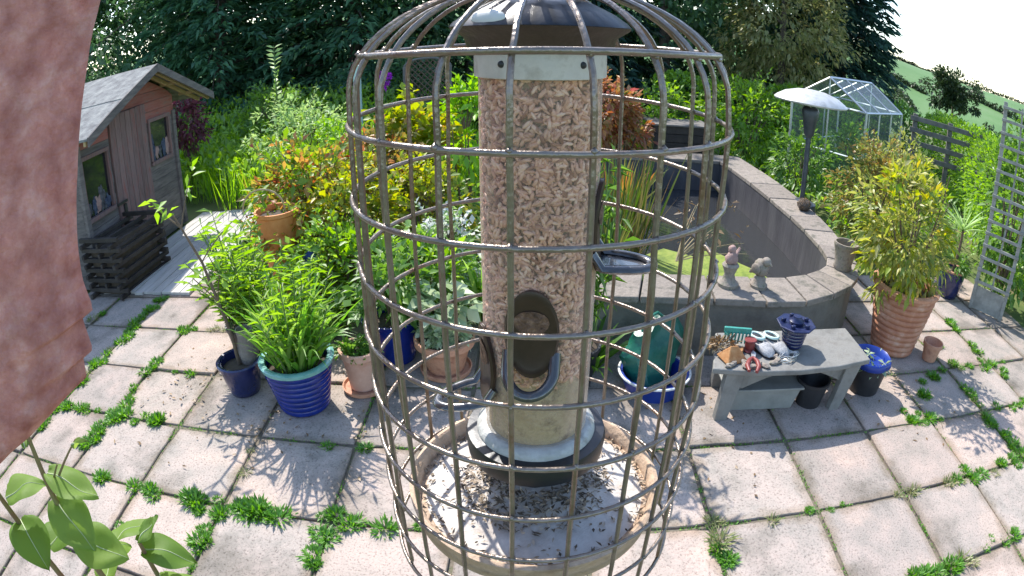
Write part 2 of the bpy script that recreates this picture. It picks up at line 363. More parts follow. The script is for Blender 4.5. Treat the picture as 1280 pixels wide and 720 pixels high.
class MB:
    """Collects shapes into one mesh."""
    def __init__(self):
        self.v = []; self.f = []
    def add(self, vs, fs):
        o = len(self.v)
        self.v += [tuple(p) for p in vs]
        self.f += [tuple(i + o for i in f) for f in fs]
        return self
    def box(self, c, s, rot=None, taper=1.0):
        hx, hy, hz = s[0] / 2, s[1] / 2, s[2] / 2
        vs = []
        for z in (-1, 1):
            k = taper if z < 0 else 1
            for x, y in ((-1, -1), (1, -1), (1, 1), (-1, 1)):
                vs.append(Vector((x * hx * k, y * hy * k, z * hz)))
        if rot is not None:
            vs = [rot @ p for p in vs]
        vs = [p + Vector(c) for p in vs]
        return self.add(vs, [(3, 2, 1, 0), (4, 5, 6, 7), (0, 1, 5, 4), (1, 2, 6, 5), (2, 3, 7, 6), (3, 0, 4, 7)])
    def tube(self, path, r, n=8, closed=False, flat=1.0):
        P = [Vector(p) for p in path]
        k = len(P)
        rs = r if hasattr(r, '__len__') else [r] * k
        up = None
        vs, fs = [], []
        for i in range(k):
            a = P[(i - 1) % k] if (closed or i > 0) else P[i]
            c = P[(i + 1) % k] if (closed or i < k - 1) else P[i]
            t = (c - a)
            if t.length < 1e-9: t = Vector((0, 0, 1))
            t.normalize()
            if up is None:
                up = Vector((0, 0, 1)) if abs(t.z) < .9 else Vector((0, 1, 0))
            s = t.cross(up)
            if s.length < 1e-6: s = t.orthogonal()
            s.normalize()
            up = s.cross(t).normalized()
            for q in range(n):
                an = 2 * math.pi * q / n
                vs.append(P[i] + s * (math.cos(an) * rs[i]) + up * (math.sin(an) * rs[i] * flat))
        for i in range(k if closed else k - 1):
            j = (i + 1) % k
            for q in range(n):
                fs.append((i * n + q, i * n + (q + 1) % n, j * n + (q + 1) % n, j * n + q))
        if not closed:
            fs.append(tuple(range(n - 1, -1, -1)))
            fs.append(tuple((k - 1) * n + q for q in range(n)))
        return self.add(vs, fs)
    def lathe(self, prof, n=40, c=(0, 0, 0), closed=False, wob=None, caps=True):
        vs, fs = [], []
        k = len(prof)
        for (r, z) in prof:
            for q in range(n):
                an = 2 * math.pi * q / n
                rr = r if wob is None else r * wob(an, z)
                vs.append((c[0] + rr * math.cos(an), c[1] + rr * math.sin(an), c[2] + z))
        for i in range(k if closed else k - 1):
            j = (i + 1) % k
            for q in range(n):
                fs.append((i * n + q, i * n + (q + 1) % n, j * n + (q + 1) % n, j * n + q))
        if not closed and caps:
            if prof[0][0] > 1e-5: fs.append(tuple(range(n - 1, -1, -1)))
            if prof[-1][0] > 1e-5: fs.append(tuple((k - 1) * n + q for q in range(n)))
        return self.add(vs, fs)
    def prism(self, poly, a, u, vv, wv):
        """poly 2D outline in plane a + x*u + y*vv, extruded by vector wv."""
        a, u, vv, wv = Vector(a), Vector(u), Vector(vv), Vector(wv)
        k = len(poly)
        vs = [a + u * x + vv * y for x, y in poly]
        vs += [p + wv for p in vs[:k]]
        fs = [tuple(range(k - 1, -1, -1)), tuple(range(k, 2 * k))]
        for i in range(k):
            fs.append((i, (i + 1) % k, k + (i + 1) % k, k + i))
        return self.add(vs, fs)
    def ball(self, c, rad, n=14, m=9, noise=0, seed=0, rot=None):
        vs, fs = [], []
        for i in range(m + 1):
            th = math.pi * i / m
            for q in range(n):
                ph = 2 * math.pi * q / n
                d = Vector((math.sin(th) * math.cos(ph), math.sin(th) * math.sin(ph), math.cos(th)))
                k = 1 + noise * mnoise.noise(d * 2.1 + Vector((seed, seed * .7, 0)))
                p = Vector((d.x * rad[0] * k, d.y * rad[1] * k, d.z * rad[2] * k))
                if rot is not None: p = rot @ p
                vs.append(p + Vector(c))
        for i in range(m):
            for q in range(n):
                fs.append((i * n + q, (i + 1) * n + q, (i + 1) * n + (q + 1) % n, i * n + (q + 1) % n))
        return self.add(vs, fs)
    def mesh(self, name, mat, smooth=False):
        me = bpy.data.meshes.new(name)
        me.from_pydata(self.v, [], self.f)
        if smooth:
            me.polygons.foreach_set('use_smooth', [True] * len(me.polygons))
            if hasattr(me, 'set_sharp_from_angle'):
                me.set_sharp_from_angle(angle=R(50))
        me.materials.append(MATS[mat])
        me.validate()
        return me
    def build(self, name, mat, parent=None, smooth=False, bevel=0.0, loc=None, rz=None):
        o = bpy.data.objects.new(name, self.mesh(name, mat, smooth))
        link(o, parent)
        if loc is not None: o.location = loc
        if rz is not None: o.rotation_euler = (0, 0, rz)
        if bevel:
            b = o.modifiers.new('bevel', 'BEVEL'); b.width = bevel; b.segments = 2; b.limit_method = 'ANGLE'
        return o

def np_mesh(name, V, F, mat):
    me = bpy.data.meshes.new(name)
    V = np.asarray(V, np.float32); F = np.asarray(F, np.int32)
    k = F.shape[1]
    me.vertices.add(len(V)); me.vertices.foreach_set('co', V.ravel())
    me.loops.add(F.size); me.loops.foreach_set('vertex_index', F.ravel())
    me.polygons.add(len(F)); me.polygons.foreach_set('loop_start', np.arange(0, F.size, k, dtype=np.int32))
    me.update(calc_edges=True)
    me.materials.append(MATS[mat])
    return me

def np_obj(name, V, F, mat, parent=None):
    return link(bpy.data.objects.new(name, np_mesh(name, V, F, mat)), parent)

def nrm(a):
    return a / np.maximum(np.linalg.norm(a, axis=-1, keepdims=True), 1e-9)

def leaves(P, D, L, W, fold=.12, droop=.15, wide=.45):
    """Folded diamond leaves: base P, direction D, length L, width W."""
    n = len(P)
    D = nrm(D)
    L = np.broadcast_to(L, n)[:, None]; W = np.broadcast_to(W, n)[:, None]
    up = np.zeros((n, 3)); up[:, 2] = 1
    up = up + rng.normal(0, .45, (n, 3))
    S = nrm(np.cross(D, up)); N = np.cross(S, D)
    z = np.array([0, 0, 1.])
    V = np.empty((n, 4, 3))
    V[:, 0] = P
    V[:, 1] = P + D * L * wide + S * W * .5 + N * W * fold
    V[:, 2] = P + D * L - z * L * droop
    V[:, 3] = P + D * L * wide - S * W * .5 + N * W * fold
    i = np.arange(n)[:, None] * 4
    F = np.concatenate([i + [0, 1, 2], i + [0, 2, 3]])
    return V.reshape(-1, 3), F

def straps(P, D, L, W, k=5, bend=.6, prof=None, cup=.0):
    """Long strap or blade leaves that arch over; k segments of quads."""
    n = len(P)
    D = nrm(D)
    L = np.broadcast_to(L, n).astype(float); W = np.broadcast_to(W, n).astype(float); bend = np.broadcast_to(bend, n)
    up = np.zeros((n, 3)); up[:, 2] = 1
    S = nrm(np.cross(D, up + rng.normal(0, .2, (n, 3))))
    V = np.empty((n, k + 1, 2, 3))
    c = P.copy(); d = D.copy()
    for i in range(k + 1):
        t = i / k
        wv = (prof(t) if prof else (.35 + 1.3 * t if t < .5 else 2.05 * (1 - t) + .02)) * W
        V[:, i, 0] = c - S * wv[:, None] * .5
        V[:, i, 1] = c + S * wv[:, None] * .5
        c = c + d * (L / k)[:, None]
        d = d.copy(); d[:, 2] -= bend * (1.6 * t + .25) / k * 1.4
        d = nrm(d)
    i0 = (np.arange(n) * (k + 1) * 2)[:, None]
    F = np.concatenate([i0 + [2 * i, 2 * i + 1, 2 * i + 3, 2 * i + 2] for i in range(k)])
    return V.reshape(-1, 3), F

def cloud(n, c, rad, clumps, rc, L, W, out=.6, drop=.1, bottom=-1.0, shell=.55, jit=.35, droop=.15):
    """Leaves gathered in clumps through an ellipsoid: uneven outline, gaps between clumps."""
    c = np.array(c, float); rad = np.array(rad, float)
    d = nrm(rng.normal(0, 1, (clumps * 3, 3)))
    d = d[d[:, 2] > bottom][:clumps]
    rr = shell + (1 - shell) * rng.random((len(d), 1)) ** .6
    rr *= 1 + rng.normal(0, .10, (len(d), 1))
    cc = c + d * rad * rr
    idx = rng.integers(0, len(cc), n)
    off = rng.normal(0, 1, (n, 3)); off = nrm(off) * rng.random((n, 1)) ** .5
    rcl = rc * (0.6 + .8 * rng.random(len(cc)))
    P = cc[idx] + off * rcl[idx][:, None] * np.array([1, 1, .75])
    D = nrm(P - c) * out + off * .5 + rng.normal(0, jit, (n, 3)); D[:, 2] -= drop
    sz = .45 + 1.05 * rng.random(n) ** 1.4
    return leaves(P, D, L * sz, W * sz * (.8 + .4 * rng.random(n)), droop=droop)

def merge(*vf):
    V, F, o = [], [], 0
    for v, f in vf:
        V.append(v); F.append(f + o); o += len(v)
    return np.concatenate(V), np.concatenate(F)

def branches(mb, base, tips, r0, r1, n=6, sag=.1, k=5):
    b = Vector(base)
    for tp in tips:
        tp = Vector(tp)
        mid = b.lerp(tp, .5) + Vector((random.uniform(-.1, .1), random.uniform(-.1, .1), sag)) * (tp - b).length * .5
        path = []
        for i in range(k + 1):
            s = i / k
            path.append(b * (1 - s) ** 2 + mid * 2 * s * (1 - s) + tp * s * s)
        mb.tube(path, [r0 + (r1 - r0) * i / k for i in range(k + 1)], n)
    return mb

# ------------------------------------------------------------------ ground, hills
RIDGE = [(-180, 6), (-60, 6), (0, 22), (25, 22), (34, 15.5), (41, 8.0), (46, 7.6), (52, 7.4), (60, 5), (90, 3), (180, 6)]
def terrain(az, r):
    rh = np.interp(az, [a for a, _ in RIDGE], [h for _, h in RIDGE])
    s = lambda a, b: (lambda x: x * x * (3 - 2 * x))(np.clip((r - a) / (b - a), 0, 1))
    z = -0.03 - 15 * s(24, 130)
    z = z + (rh + 15) * s(130, 400)
    return z - 26 * s(420, 900)
rs = np.concatenate([[0.5], np.linspace(3, 24, 6), np.geomspace(27, 2500, 60)])
az = np.linspace(-180, 180, 145)[:-1]
A, RR = np.meshgrid(np.radians(az), rs)
Z = terrain(np.degrees(A), RR)
Z = Z + np.where(RR > 60, np.sin(A * 23 + RR * .01) * .5 + np.sin(A * 51 + 2) * .25, 0) * np.clip((RR - 60) / 200, 0, 1)
V = np.stack([RR * np.sin(A), RR * np.cos(A), Z], -1).reshape(-1, 3)
na = len(az)
F = []
for i in range(len(rs) - 1):
    q = np.arange(na)
    F.append(np.stack([i * na + q, (i + 1) * na + q, (i + 1) * na + (q + 1) % na, i * na + (q + 1) % na], 1)[:, ::-1])
F = np.concatenate(F)
# close the little hole in the middle with a fan of quads (two rim vertices and the centre)
V = np.concatenate([V, [[0, 0, -0.03]]])
q = np.arange(0, na, 2)
F = np.concatenate([F, np.stack([q, (q + 1) % na, (q + 2) % na, np.full(len(q), len(V) - 1)], 1)])
ground = np_obj('ground', V, F, 'grass_ground')
ground.data.materials.append(MATS['field'])
cen = V[F].mean(1)
ground.data.polygons.foreach_set('material_index', (np.hypot(cen[:, 0], cen[:, 1]) > 40).astype(np.int32))
ground.data.polygons.foreach_set('use_smooth', [True] * len(F))
tag(ground, kind='structure')

def tz(azd, r):
    return float(terrain(np.array(float(azd)), np.array(float(r))))

# ------------------------------------------------------------------ paving: each slab a piece
S_ = 0.6
YAW, X0, Y0 = 0.0246, 1.5172, -3.0774
cy, sy = math.cos(YAW), math.sin(YAW)
def gw(i, j, z=0.0):
    a, b = (i - X0) * S_, (j - Y0) * S_
    return Vector((cy * a + sy * b, -sy * a + cy * b, z))
pav = MB()
pav.box((0, 0, 0), (1, 1, 1))
pave = bpy.data.objects.new('pavement', None)
mb = MB()
ps = [gw(-6, -4.5, -.014), gw(10, -4.5, -.014), gw(10, 5, -.014), gw(-6, 5, -.014)]
mb.add(ps, [(0, 1, 2, 3)])
pave = tag(mb.build('pavement', 'joint'), kind='structure')
slab_meshes = []
for k in range(4):
    mb = MB()
    h = .2935
    n = 7
    for zz in (0,):
        # top with slightly worn corners and chipped edges
        pts = []
        for e in range(4):
            for s in range(n):
                t = -1 + 2 * s / n
                x, y = [(t, -1), (1, t), (-t, 1), (-1, -t)][e]
                ch = random.uniform(0, .006) + (.012 * random.random() if s == 0 else 0)
                pts.append((x * (h - ch), y * (h - ch)))
        N = len(pts)
        vs = [(x, y, -.05) for x, y in pts] + [(x, y, -.005) for x, y in pts] + [(x * .985, y * .985, 0) for x, y in pts]
        fs = [tuple(range(2 * N, 3 * N))]
        for a in range(N):
            b2 = (a + 1) % N
            fs += [(a, b2, N + b2, N + a), (N + a, N + b2, 2 * N + b2, 2 * N + a)]
        mb.add(vs, fs)
    slab_meshes.append(mb.mesh('slab', 'slab'))
for i in range(-6, 10):
    for j in range(-4, 5):
        if j < -3 and not (-2 <= i <= 8): continue
        o = bpy.data.objects.new('slab', random.choice(slab_meshes))
        p = gw(i + .5, j + .5)
        o.location = (p.x, p.y, random.uniform(-.005, .006))
        o.scale = (random.uniform(.985, 1.004), random.uniform(.985, 1.004), 1)
        o.rotation_euler = (random.uniform(-.009, .009), random.uniform(-.009, .009), -YAW + random.choice((0, 1, 2, 3)) * math.pi / 2 + random.uniform(-.004, .004))
        link(o, pave)

# ------------------------------------------------------------------ deck beside the shed
mb = MB(); mb.box((-3.55, 5.62, -.004), (1.2, 2.5, .02))
deck = tag(mb.build('deck', 'rail_wood'), kind='structure')
bw = .118
for k in range(10):
    mb = MB(); mb.box((0, 0, 0), (bw - .008, 2.5 + random.uniform(-.03, .03), .028))
    o = mb.build('deck_board', 'deck', deck, bevel=.003)
    o.location = (-4.1 + bw * (k + .5), 5.62, .022 + random.uniform(-.002, .002))

# ------------------------------------------------------------------ shed (gable wall faces +X)
SX, SY0, SY1, SYM = -4.25, 4.5, 6.62, 5.8
shed = thing('garden_shed', 'weathered small wooden shed with red gable boards and grey felt roof', 'shed', (SX, 5.6, 0))
def sp(x, y, z): return (x - SX, y - 5.6, z)
def roofz(y): return 2.13 - abs(y - SYM) * (.53 / 1.37)
# body behind the planks
mb = MB()
prof = [(SY0, 0), (SY1, 0), (SY1, roofz(SY1) - .05), (SYM, roofz(SYM) - .05), (SY0, roofz(SY0) - .05)]
mb.prism([(y - 5.6, z) for y, z in prof], (-.03, 0, 0), (0, 1, 0), (0, 0, 1), (-1.9, 0, 0))
mb.build('wall', 'board_grey', shed)
# plank courses across the gable
nb = 17
for k in range(nb):
    z0, z1 = k * .122, (k + 1) * .122 - .004
    zt = min(z1, roofz(SYM) - .07)
    if zt - z0 < .03: continue
    def span(z):
        dy = max(0, (2.06 - z) / (.53 / 1.37))
        return max(SY0, SYM - dy), min(SY1, SYM + dy)
    a0, a1 = span(z0); b0, b1 = span(zt)
    segs = [(a0, a1, b0, b1)]
    zc = (z0 + zt) / 2
    holes = []
    if .72 < zc < 1.36: holes.append((4.56, 5.06))
    if .95 < zc < 1.47: holes.append((5.98, 6.46))
    if zc < 1.72: holes.append((5.13, 5.92))
    segs = []
    cur0, curb0 = a0, b0
    for (h0, h1) in sorted(holes):
        if h0 - cur0 > .03: segs.append((cur0, h0, curb0, h0))
        cur0 = curb0 = h1
    segs.append((cur0, a1, curb0, b1))
    for (p0, p1, q0, q1) in segs:
        if p1 - p0 < .03: continue
        mb = MB()
        mb.prism([(p0 - 5.6, z0), (p1 - 5.6, z0), (q1 - 5.6, zt), (q0 - 5.6, zt)], (-.028, 0, 0), (0, 1, 0), (0, 0, 1), (.03 + random.uniform(0, .006), 0, 0))
        mb.build('plank', 'board_red' if zc > 1.42 else 'board_grey', shed)
# door of vertical boards
door = MB(); door.box(sp(SX - .01, 5.525, .86), (.03, .77, 1.68))
door = door.build('door', 'board_door', shed)
for k in range(7):
    mb = MB(); mb.box(sp(SX + .018, 5.14 + .11 * (k + .5), .86), (.026, .104, 1.68 + random.uniform(-.015, .015)))
    mb.build('door_board', 'board_door', door, bevel=.003)
mb = MB(); mb.box(sp(SX + .04, 5.24, .62), (.02, .05, .14)); mb.build('latch', 'dark_plastic', door)
mb = MB(); mb.box(sp(SX + .045, 5.19, .72), (.012, .2, .03)); mb.build('hinge', 'dark_plastic', door)
# windows
for (y0, y1, z0, z1, inside) in ((4.56, 5.06, .73, 1.36, 0), (5.98, 6.46, .96, 1.47, 1)):
    wn = MB(); wn.box(sp(SX - .012, (y0 + y1) / 2, (z0 + z1) / 2), (.01, y1 - y0, z1 - z0)); wn = wn.build('window', 'pane', shed)
    for (a, b, c, d) in ((y0 - .02, y1 + .02, z1 - .015, z1 + .03), (y0 - .02, y1 + .02, z0 - .035, z0 + .01)):
        mb = MB(); mb.box(sp(SX + .012, (a + b) / 2, (c + d) / 2), (.05, b - a, d - c)); mb.build('window_frame', 'board_door', wn, bevel=.003)
    for yy in (y0, y1):
        mb = MB(); mb.box(sp(SX + .010, yy, (z0 + z1) / 2), (.045, .04, z1 - z0 - .03)); mb.build('window_frame', 'board_door', wn, bevel=.003)
    yc = (y0 + y1) / 2
    for q in range(5):
        mb = MB()
        hh_ = random.uniform(.05, .16)
        mb.ball(sp(SX - .006, yc + (q - 2) * .085 + random.uniform(-.02, .02), z0 + .03 + hh_ * .9), (.010, random.uniform(.03, .06), hh_), noise=1.1, seed=q * 3 + inside * 7)
        mb.build('figurine', ('inside_pale', 'inside_blue', 'pink')[(q + inside) % 3], wn, True)
# corner trims
for yy in (SY0 + .03, SY1 - .03):
    mb = MB(); mb.box(sp(SX + .018, yy, .76), (.04, .07, 1.5)); mb.build('corner_post', 'board_grey', shed, bevel=.004)
# roof: two felted slopes, laps, barge boards, rafters under the overhang
for (ya, yb) in ((SYM, SYM - 1.42), (SYM, SYM + 1.40)):
    s = 1 if yb > ya else -1
    mb = MB()
    za, zb = 2.14, 2.14 - abs(yb - ya) * (.53 / 1.37)
    mb.prism([(ya - 5.6, za), (yb - 5.6, zb), (yb - 5.6, zb - .025), (ya - 5.6, za - .025)], (.32, 0, 0), (0, 1, 0), (0, 0, 1), (-2.35, 0, 0))
    roof = mb.build('roof', 'felt', shed)
    mb = MB()
    f0, f1 = .0, .52
    mb.prism([(ya + s * 1.40 * f0 - 5.6, za + .006 - .53 * 1.02 * f0), (ya + s * 1.40 * f1 - 5.6, za + .007 - .5417 * f1), (ya + s * 1.40 * f1 - 5.6, za + .0015 - .5417 * f1), (ya + s * 1.40 * f0 - 5.6, za + .001)], (.318, 0, 0), (0, 1, 0), (0, 0, 1), (-2.34, 0, 0))
    mb.build('felt_lap', 'felt', roof)
    mb = MB()
    mb.prism([(ya - 5.6, za + .012), (yb - 5.6, zb + .012), (yb - 5.6, zb - .085), (ya - 5.6, za - .085)], (.325, 0, 0), (0, 1, 0), (0, 0, 1), (.026, 0, 0))
    mb.build('barge_board', 'board_grey', shed, bevel=.003)
    for k in range(2):
        xx = .02 + .16 * (k + .4)
        mb = MB()
        mb.prism([(ya - 5.6 + s * .05, za - .05), (yb - 5.6 - s * .02, zb - .03), (yb - 5.6 - s * .02, zb - .075), (ya - 5.6 + s * .05, za - .10)], (xx, 0, 0), (0, 1, 0), (0, 0, 1), (.035, 0, 0))
        mb.build('rafter', 'rafter', shed)
    for fr in (.42, .75):
        mb = MB()
        yy = ya + (yb - ya) * fr
        mb.box((.15, yy - 5.6, za - .5417 * fr - .05), (.34, .04, .04)); mb.build('purlin', 'rafter', shed)

# ------------------------------------------------------------------ stack of dark slatted timber
crate = thing('slatted_planter', 'dark stained square planter of stacked slats standing against the shed', 'planter', (-3.92, 4.72, 0), R(-4))
for k in range(12):
    z = .03 + k * .052
    for sgn in (-1, 1):
        mb = MB()
        if k % 2 == 0: mb.box((sgn * .23, random.uniform(-.012, .012), z), (.04, .96, .044))
        else: mb.box((random.uniform(-.012, .012), sgn * .40, z), (.60, .04, .044))
        mb.build('slat', 'crate_wood', crate, bevel=.004)
    if k % 2 == 0 and k:
        mb = MB(); mb.box((random.uniform(-.02, .02), .02, z), (.03, .92, .042)); mb.build('slat', 'crate_wood', crate, bevel=.004)
mb = MB(); mb.box((0, 0, .25), (.40, .72, .46)); mb.build('soil', 'soil', crate)

# ------------------------------------------------------------------ pond
pond = thing('raised_pond', 'raised garden pond with curved stone coping and rendered walls', 'pond', (1.8, 5.0, 0))
outer = [(0.25, 3.42), (0.8, 3.38), (1.3, 3.34), (1.67, 3.29), (1.99, 3.29), (2.29, 3.40), (2.52, 3.53), (2.70, 3.70), (2.84, 3.95), (2.95, 4.3), (3.04, 4.75), (3.11, 5.2), (3.17, 5.8), (3.20, 6.4), (3.20, 7.1), (3.18, 7.9), (1.7, 7.95), (0.3, 7.9), (0.2, 5.5)]
inner = [(0.55, 3.78), (0.9, 3.75), (1.35, 3.72), (1.68, 3.69), (1.99, 3.69), (2.2, 3.74), (2.36, 3.82), (2.50, 3.93), (2.60, 4.10), (2.67, 4.4), (2.72, 4.8), (2.75, 5.2), (2.77, 5.8), (2.78, 6.4), (2.78, 7.1), (2.76, 7.5), (1.7, 7.5), (0.6, 7.5), (0.5, 5.5)]
def lp(p): return (p[0] - 1.8, p[1] - 5.0)
N = len(outer)
mb = MB()
sh = lambda p, k: (p[0] + (1.75 - p[0]) * k, p[1] + (5.5 - p[1]) * k)
vs = []
oo = [sh(p, .022) for p in outer]
for z in (0, .40):
    for p in oo: vs.append((*lp(p), z))
for z in (.40, .39):
    for p in inner: vs.append((*lp(sh(p, -.012)), z))
fs = []
for a in range(N):
    b2 = (a + 1) % N
    fs += [(a, b2, N + b2, N + a), (N + a, N + b2, 2 * N + b2, 2 * N + a), (2 * N + a, 2 * N + b2, 3 * N + b2, 3 * N + a)]
mb.add(vs, fs)
mb.build('wall', 'render', pond)
for a in range(N):
    b2 = (a + 1) % N
    mb = MB()
    g = .006
    o0, o1, i0, i1 = Vector(lp(outer[a])), Vector(lp(outer[b2])), Vector(lp(inner[a])), Vector(lp(inner[b2]))
    to = (o1 - o0).normalized() * g; ti = (i1 - i0).normalized() * g
    o0 += to; o1 -= to; i0 += ti; i1 -= ti
    zt = .45 + random.uniform(-.004, .004)
    q = [o0, o1, i1, i0]
    mb.add([(p.x, p.y, .402) for p in q] + [(p.x, p.y, zt) for p in q], [(3, 2, 1, 0), (4, 5, 6, 7), (0, 1, 5, 4), (1, 2, 6, 5), (2, 3, 7, 6), (3, 0, 4, 7)])
    mb.build('coping_stone', 'stone', pond, bevel=.008)
mb = MB()
mb.add([(*lp(sh(p, -.006)), .401) for p in inner] + [(*lp(sh(p, .004)), .015) for p in inner], [(a, (a + 1) % N, N + (a + 1) % N, N + a) for a in range(N)])
mb.build('inner_wall', 'liner', pond)
mb = MB(); mb.add([(*lp(sh(p, -.004)), .035) for p in inner], [tuple(range(N))])
tag(mb.build('water', 'pond_water', pond), kind=None)
mb = MB()
alg = [(.62, 3.85), (1.35, 3.80), (2.0, 3.78), (2.25, 3.9), (2.36, 4.15), (2.34, 4.45), (2.25, 4.75), (2.12, 4.95), (1.98, 5.2), (1.85, 5.25), (1.7, 5.1), (1.45, 5.3), (1.2, 5.1), (.9, 5.3), (.62, 5.1)]
mb.add([(*lp(p), .039) for p in alg], [tuple(range(len(alg)))])
mb.build('duckweed', 'algae', pond)

def potted(name, label, cat, loc, prof, mat, rimprof=None, rimmat=None, soil_r=None, soil_z=None, n=44, tilt=None, wob=None, group=None):
    t = thing(name, label, cat, loc, random.uniform(0, 6), group)
    mb = MB(); mb.lathe(prof, n, wob=wob)
    p = mb.build('pot', mat, t, True)
    if rimprof:
        mb = MB(); mb.lathe(rimprof, n, closed=True); mb.build('rim', rimmat or mat, p, True)
    if soil_r:
        mb = MB(); mb.lathe([(0.0001, soil_z + .012), (soil_r * .6, soil_z + .01), (soil_r, soil_z)], 24); mb.build('soil', 'soil', t, True)
    return t

def ribbed(r0, r1, h, ribs, amp, th=.02, bow=0.0):
    """Outside from the foot up with rounded ribs, over the lip and down the inside."""
    pr = [(r0 * .92, 0.0)]
    k = ribs * 6
    for i in range(k + 1):
        s = i / k
        r = r0 + (r1 - r0) * s + bow * math.sin(math.pi * s)
        pr.append((r + amp * abs(math.sin(math.pi * ribs * s)), .005 + s * (h - .01)))
    pr += [(r1, h), (r1 - th, h), (r1 - th * 1.2, h - .03), (r1 - th * 1.6, h * .6), (0.001, h * .58)]
    return pr

# ------------------------------------------------------------------ potted plants on the left
# blue glazed ribbed pot with strap leaves
t = potted('potted_plant', 'blue glazed ribbed pot with turquoise rim full of upright green strap leaves', 'potted plant', (-1.255, 2.84, 0),
           ribbed(.155, .215, .315, 8, .007), 'blue_glaze', [(.212, .308), (.232, .314), (.236, .336), (.222, .345), (.196, .338), (.194, .30)], 'teal_glaze', .19, .27)
n = 190
an = rng.random(n) * 6.283; rr = .13 * rng.random(n) ** .5
P = np.stack([rr * np.cos(an), rr * np.sin(an), np.full(n, .28)], 1)
D = np.stack([np.cos(an) * rr * 3.4 + rng.normal(0, .18, n), np.sin(an) * rr * 3.4 + rng.normal(0, .18, n), np.ones(n)], 1)
np_obj('foliage', *straps(P, D, .30 + .30 * rng.random(n), .018 + .014 * rng.random(n), 7, .5 + 1.1 * rng.random(n)), 'lf_strap', t)

PP = []; DD = []
for k in range(16):
    a, q = random.uniform(1.0, 5.4), random.uniform(0, .13)
    x, y = q * math.cos(a), q * math.sin(a); hgt = random.uniform(.4, .64)
    pts = [(x * (1 + 1.6 * u_), y * (1 + 1.6 * u_), .27 + hgt * u_) for u_ in (0, .4, .7, 1)]
    MB().tube(pts, [.005, .0045, .004, .002], 5).build('stem', 'stem_green', t)
    for u_ in np.linspace(.25, 1, 26):
        aa = u_ * 45 + k
        PP.append((x * (1 + 1.6 * u_), y * (1 + 1.6 * u_), .27 + hgt * u_)); DD.append((math.cos(aa), math.sin(aa), .6))
np_obj('stem_leaves', *leaves(np.array(PP), np.array(DD), .085 + .045 * rng.random(len(PP)), .018, droop=.25), 'lf_bright', t)

# navy pot with a thin sapling
t = potted('potted_sapling', 'small navy glazed pot holding a bare thin sapling with few leaves', 'potted plant', (-1.72, 2.95, 0),
           ribbed(.105, .145, .22, 1, .004), 'navy_glaze', [(.142, .205), (.158, .208), (.16, .228), (.15, .235), (.132, .23), (.132, .2)], 'navy_glaze', .13, .18)
t.rotation_euler = (0, 0, 0)
mb = MB()
trunk = [(0, 0, .18), (-.01, .01, .40), (-.06, .02, .62), (-.13, .03, .88), (-.24, .03, 1.1), (-.30, .03, 1.2)]
mb.tube(trunk, [.013, .012, .011, .009, .007, .006], 8)
branches(mb, trunk[4], [(-.42, .0, 1.26), (-.18, .13, 1.38)], .006, .003)
branches(mb, trunk[3], [(.10, .1, 1.1)], .005, .003)
branches(mb, trunk[2], [(.06, -.1, .85), (-.22, .02, .78)], .005, .003)
mb.build('stem', 'stem_brown', t, True)
tips = np.array([(-.42, .0, 1.27), (-.30, .03, 1.22), (-.18, .13, 1.39), (.10, .1, 1.1), (-.22, .02, .78), (.06, -.1, .85), (-.36, 0, 1.22), (-.2, .1, 1.3)])
idx = np.repeat(np.arange(len(tips)), 4)
D = rng.normal(0, 1, (len(idx), 3)); D[:, 2] += .25
np_obj('foliage', *leaves(tips[idx] + rng.normal(0, .025, (len(idx), 3)), D, .075 + .04 * rng.random(len(idx)), .035 + .01 * rng.random(len(idx))), 'lf_bright', t)
mb = MB(); mb.lathe([(.0001, .18), (.06, .18), (.075, .27), (.055, .36), (.06, .42), (.052, .42), (.045, .36), (.0001, .3)], 24, (.06, .06, 0)); mb.build('inner_pot', 'stone', t, True)

# peach clay pot
t = potted('potted_plant', 'small peach clay pot with low green seedlings on a saucer', 'potted plant', (-.915, 3.04, 0),
           [(.085, .02), (.105, .2), (.118, .245), (.128, .25), (.13, .29), (.122, .295), (.11, .29), (.1, .22), (.001, .2)], 'peach_clay', None, None, .112, .25)
mb = MB(); mb.lathe([(.10, .0), (.13, .004), (.138, .03), (.13, .032), (.12, .016), (.001, .016)], 36); mb.build('saucer', 'terracotta', t, True)
np_obj('foliage', *cloud(420, (0, 0, .275), (.11, .11, .04), 40, .035, .035, .02, bottom=-.1), 'lf_mid', t)
n = 10
an = rng.random(n) * 6.28
D = np.stack([np.cos(an) * .6, np.sin(an) * .6, np.ones(n)], 1)
np_obj('shoot', *straps(np.tile([[.02, .05, .26]], (n, 1)), D, .16, .035, 4, .6), 'lf_mid', t)

# terracotta pot with grey-green plant
t = potted('potted_plant', 'wide terracotta pot with scalloped rim and grey green leafy plant', 'potted plant', (-.42, 3.26, 0),
           [(.11, .0), (.15, .15), (.175, .2), (.19, .205), (.192, .245), (.18, .25), (.165, .24), (.14, .16), (.001, .15)], 'terracotta', None, None, .165, .21)
mb = MB(); mb.lathe([(.12, .0), (.16, .004), (.168, .035), (.16, .037), (.15, .018), (.001, .018)], 36); mb.build('saucer', 'terracotta', t, True)
np_obj('foliage', *merge(cloud(500, (0, 0, .27), (.15, .15, .07), 40, .04, .04, .025, bottom=-.1), cloud(160, (-.03, 0, .42), (.16, .16, .14), 18, .06, .10, .075)), 'lf_silver', t)

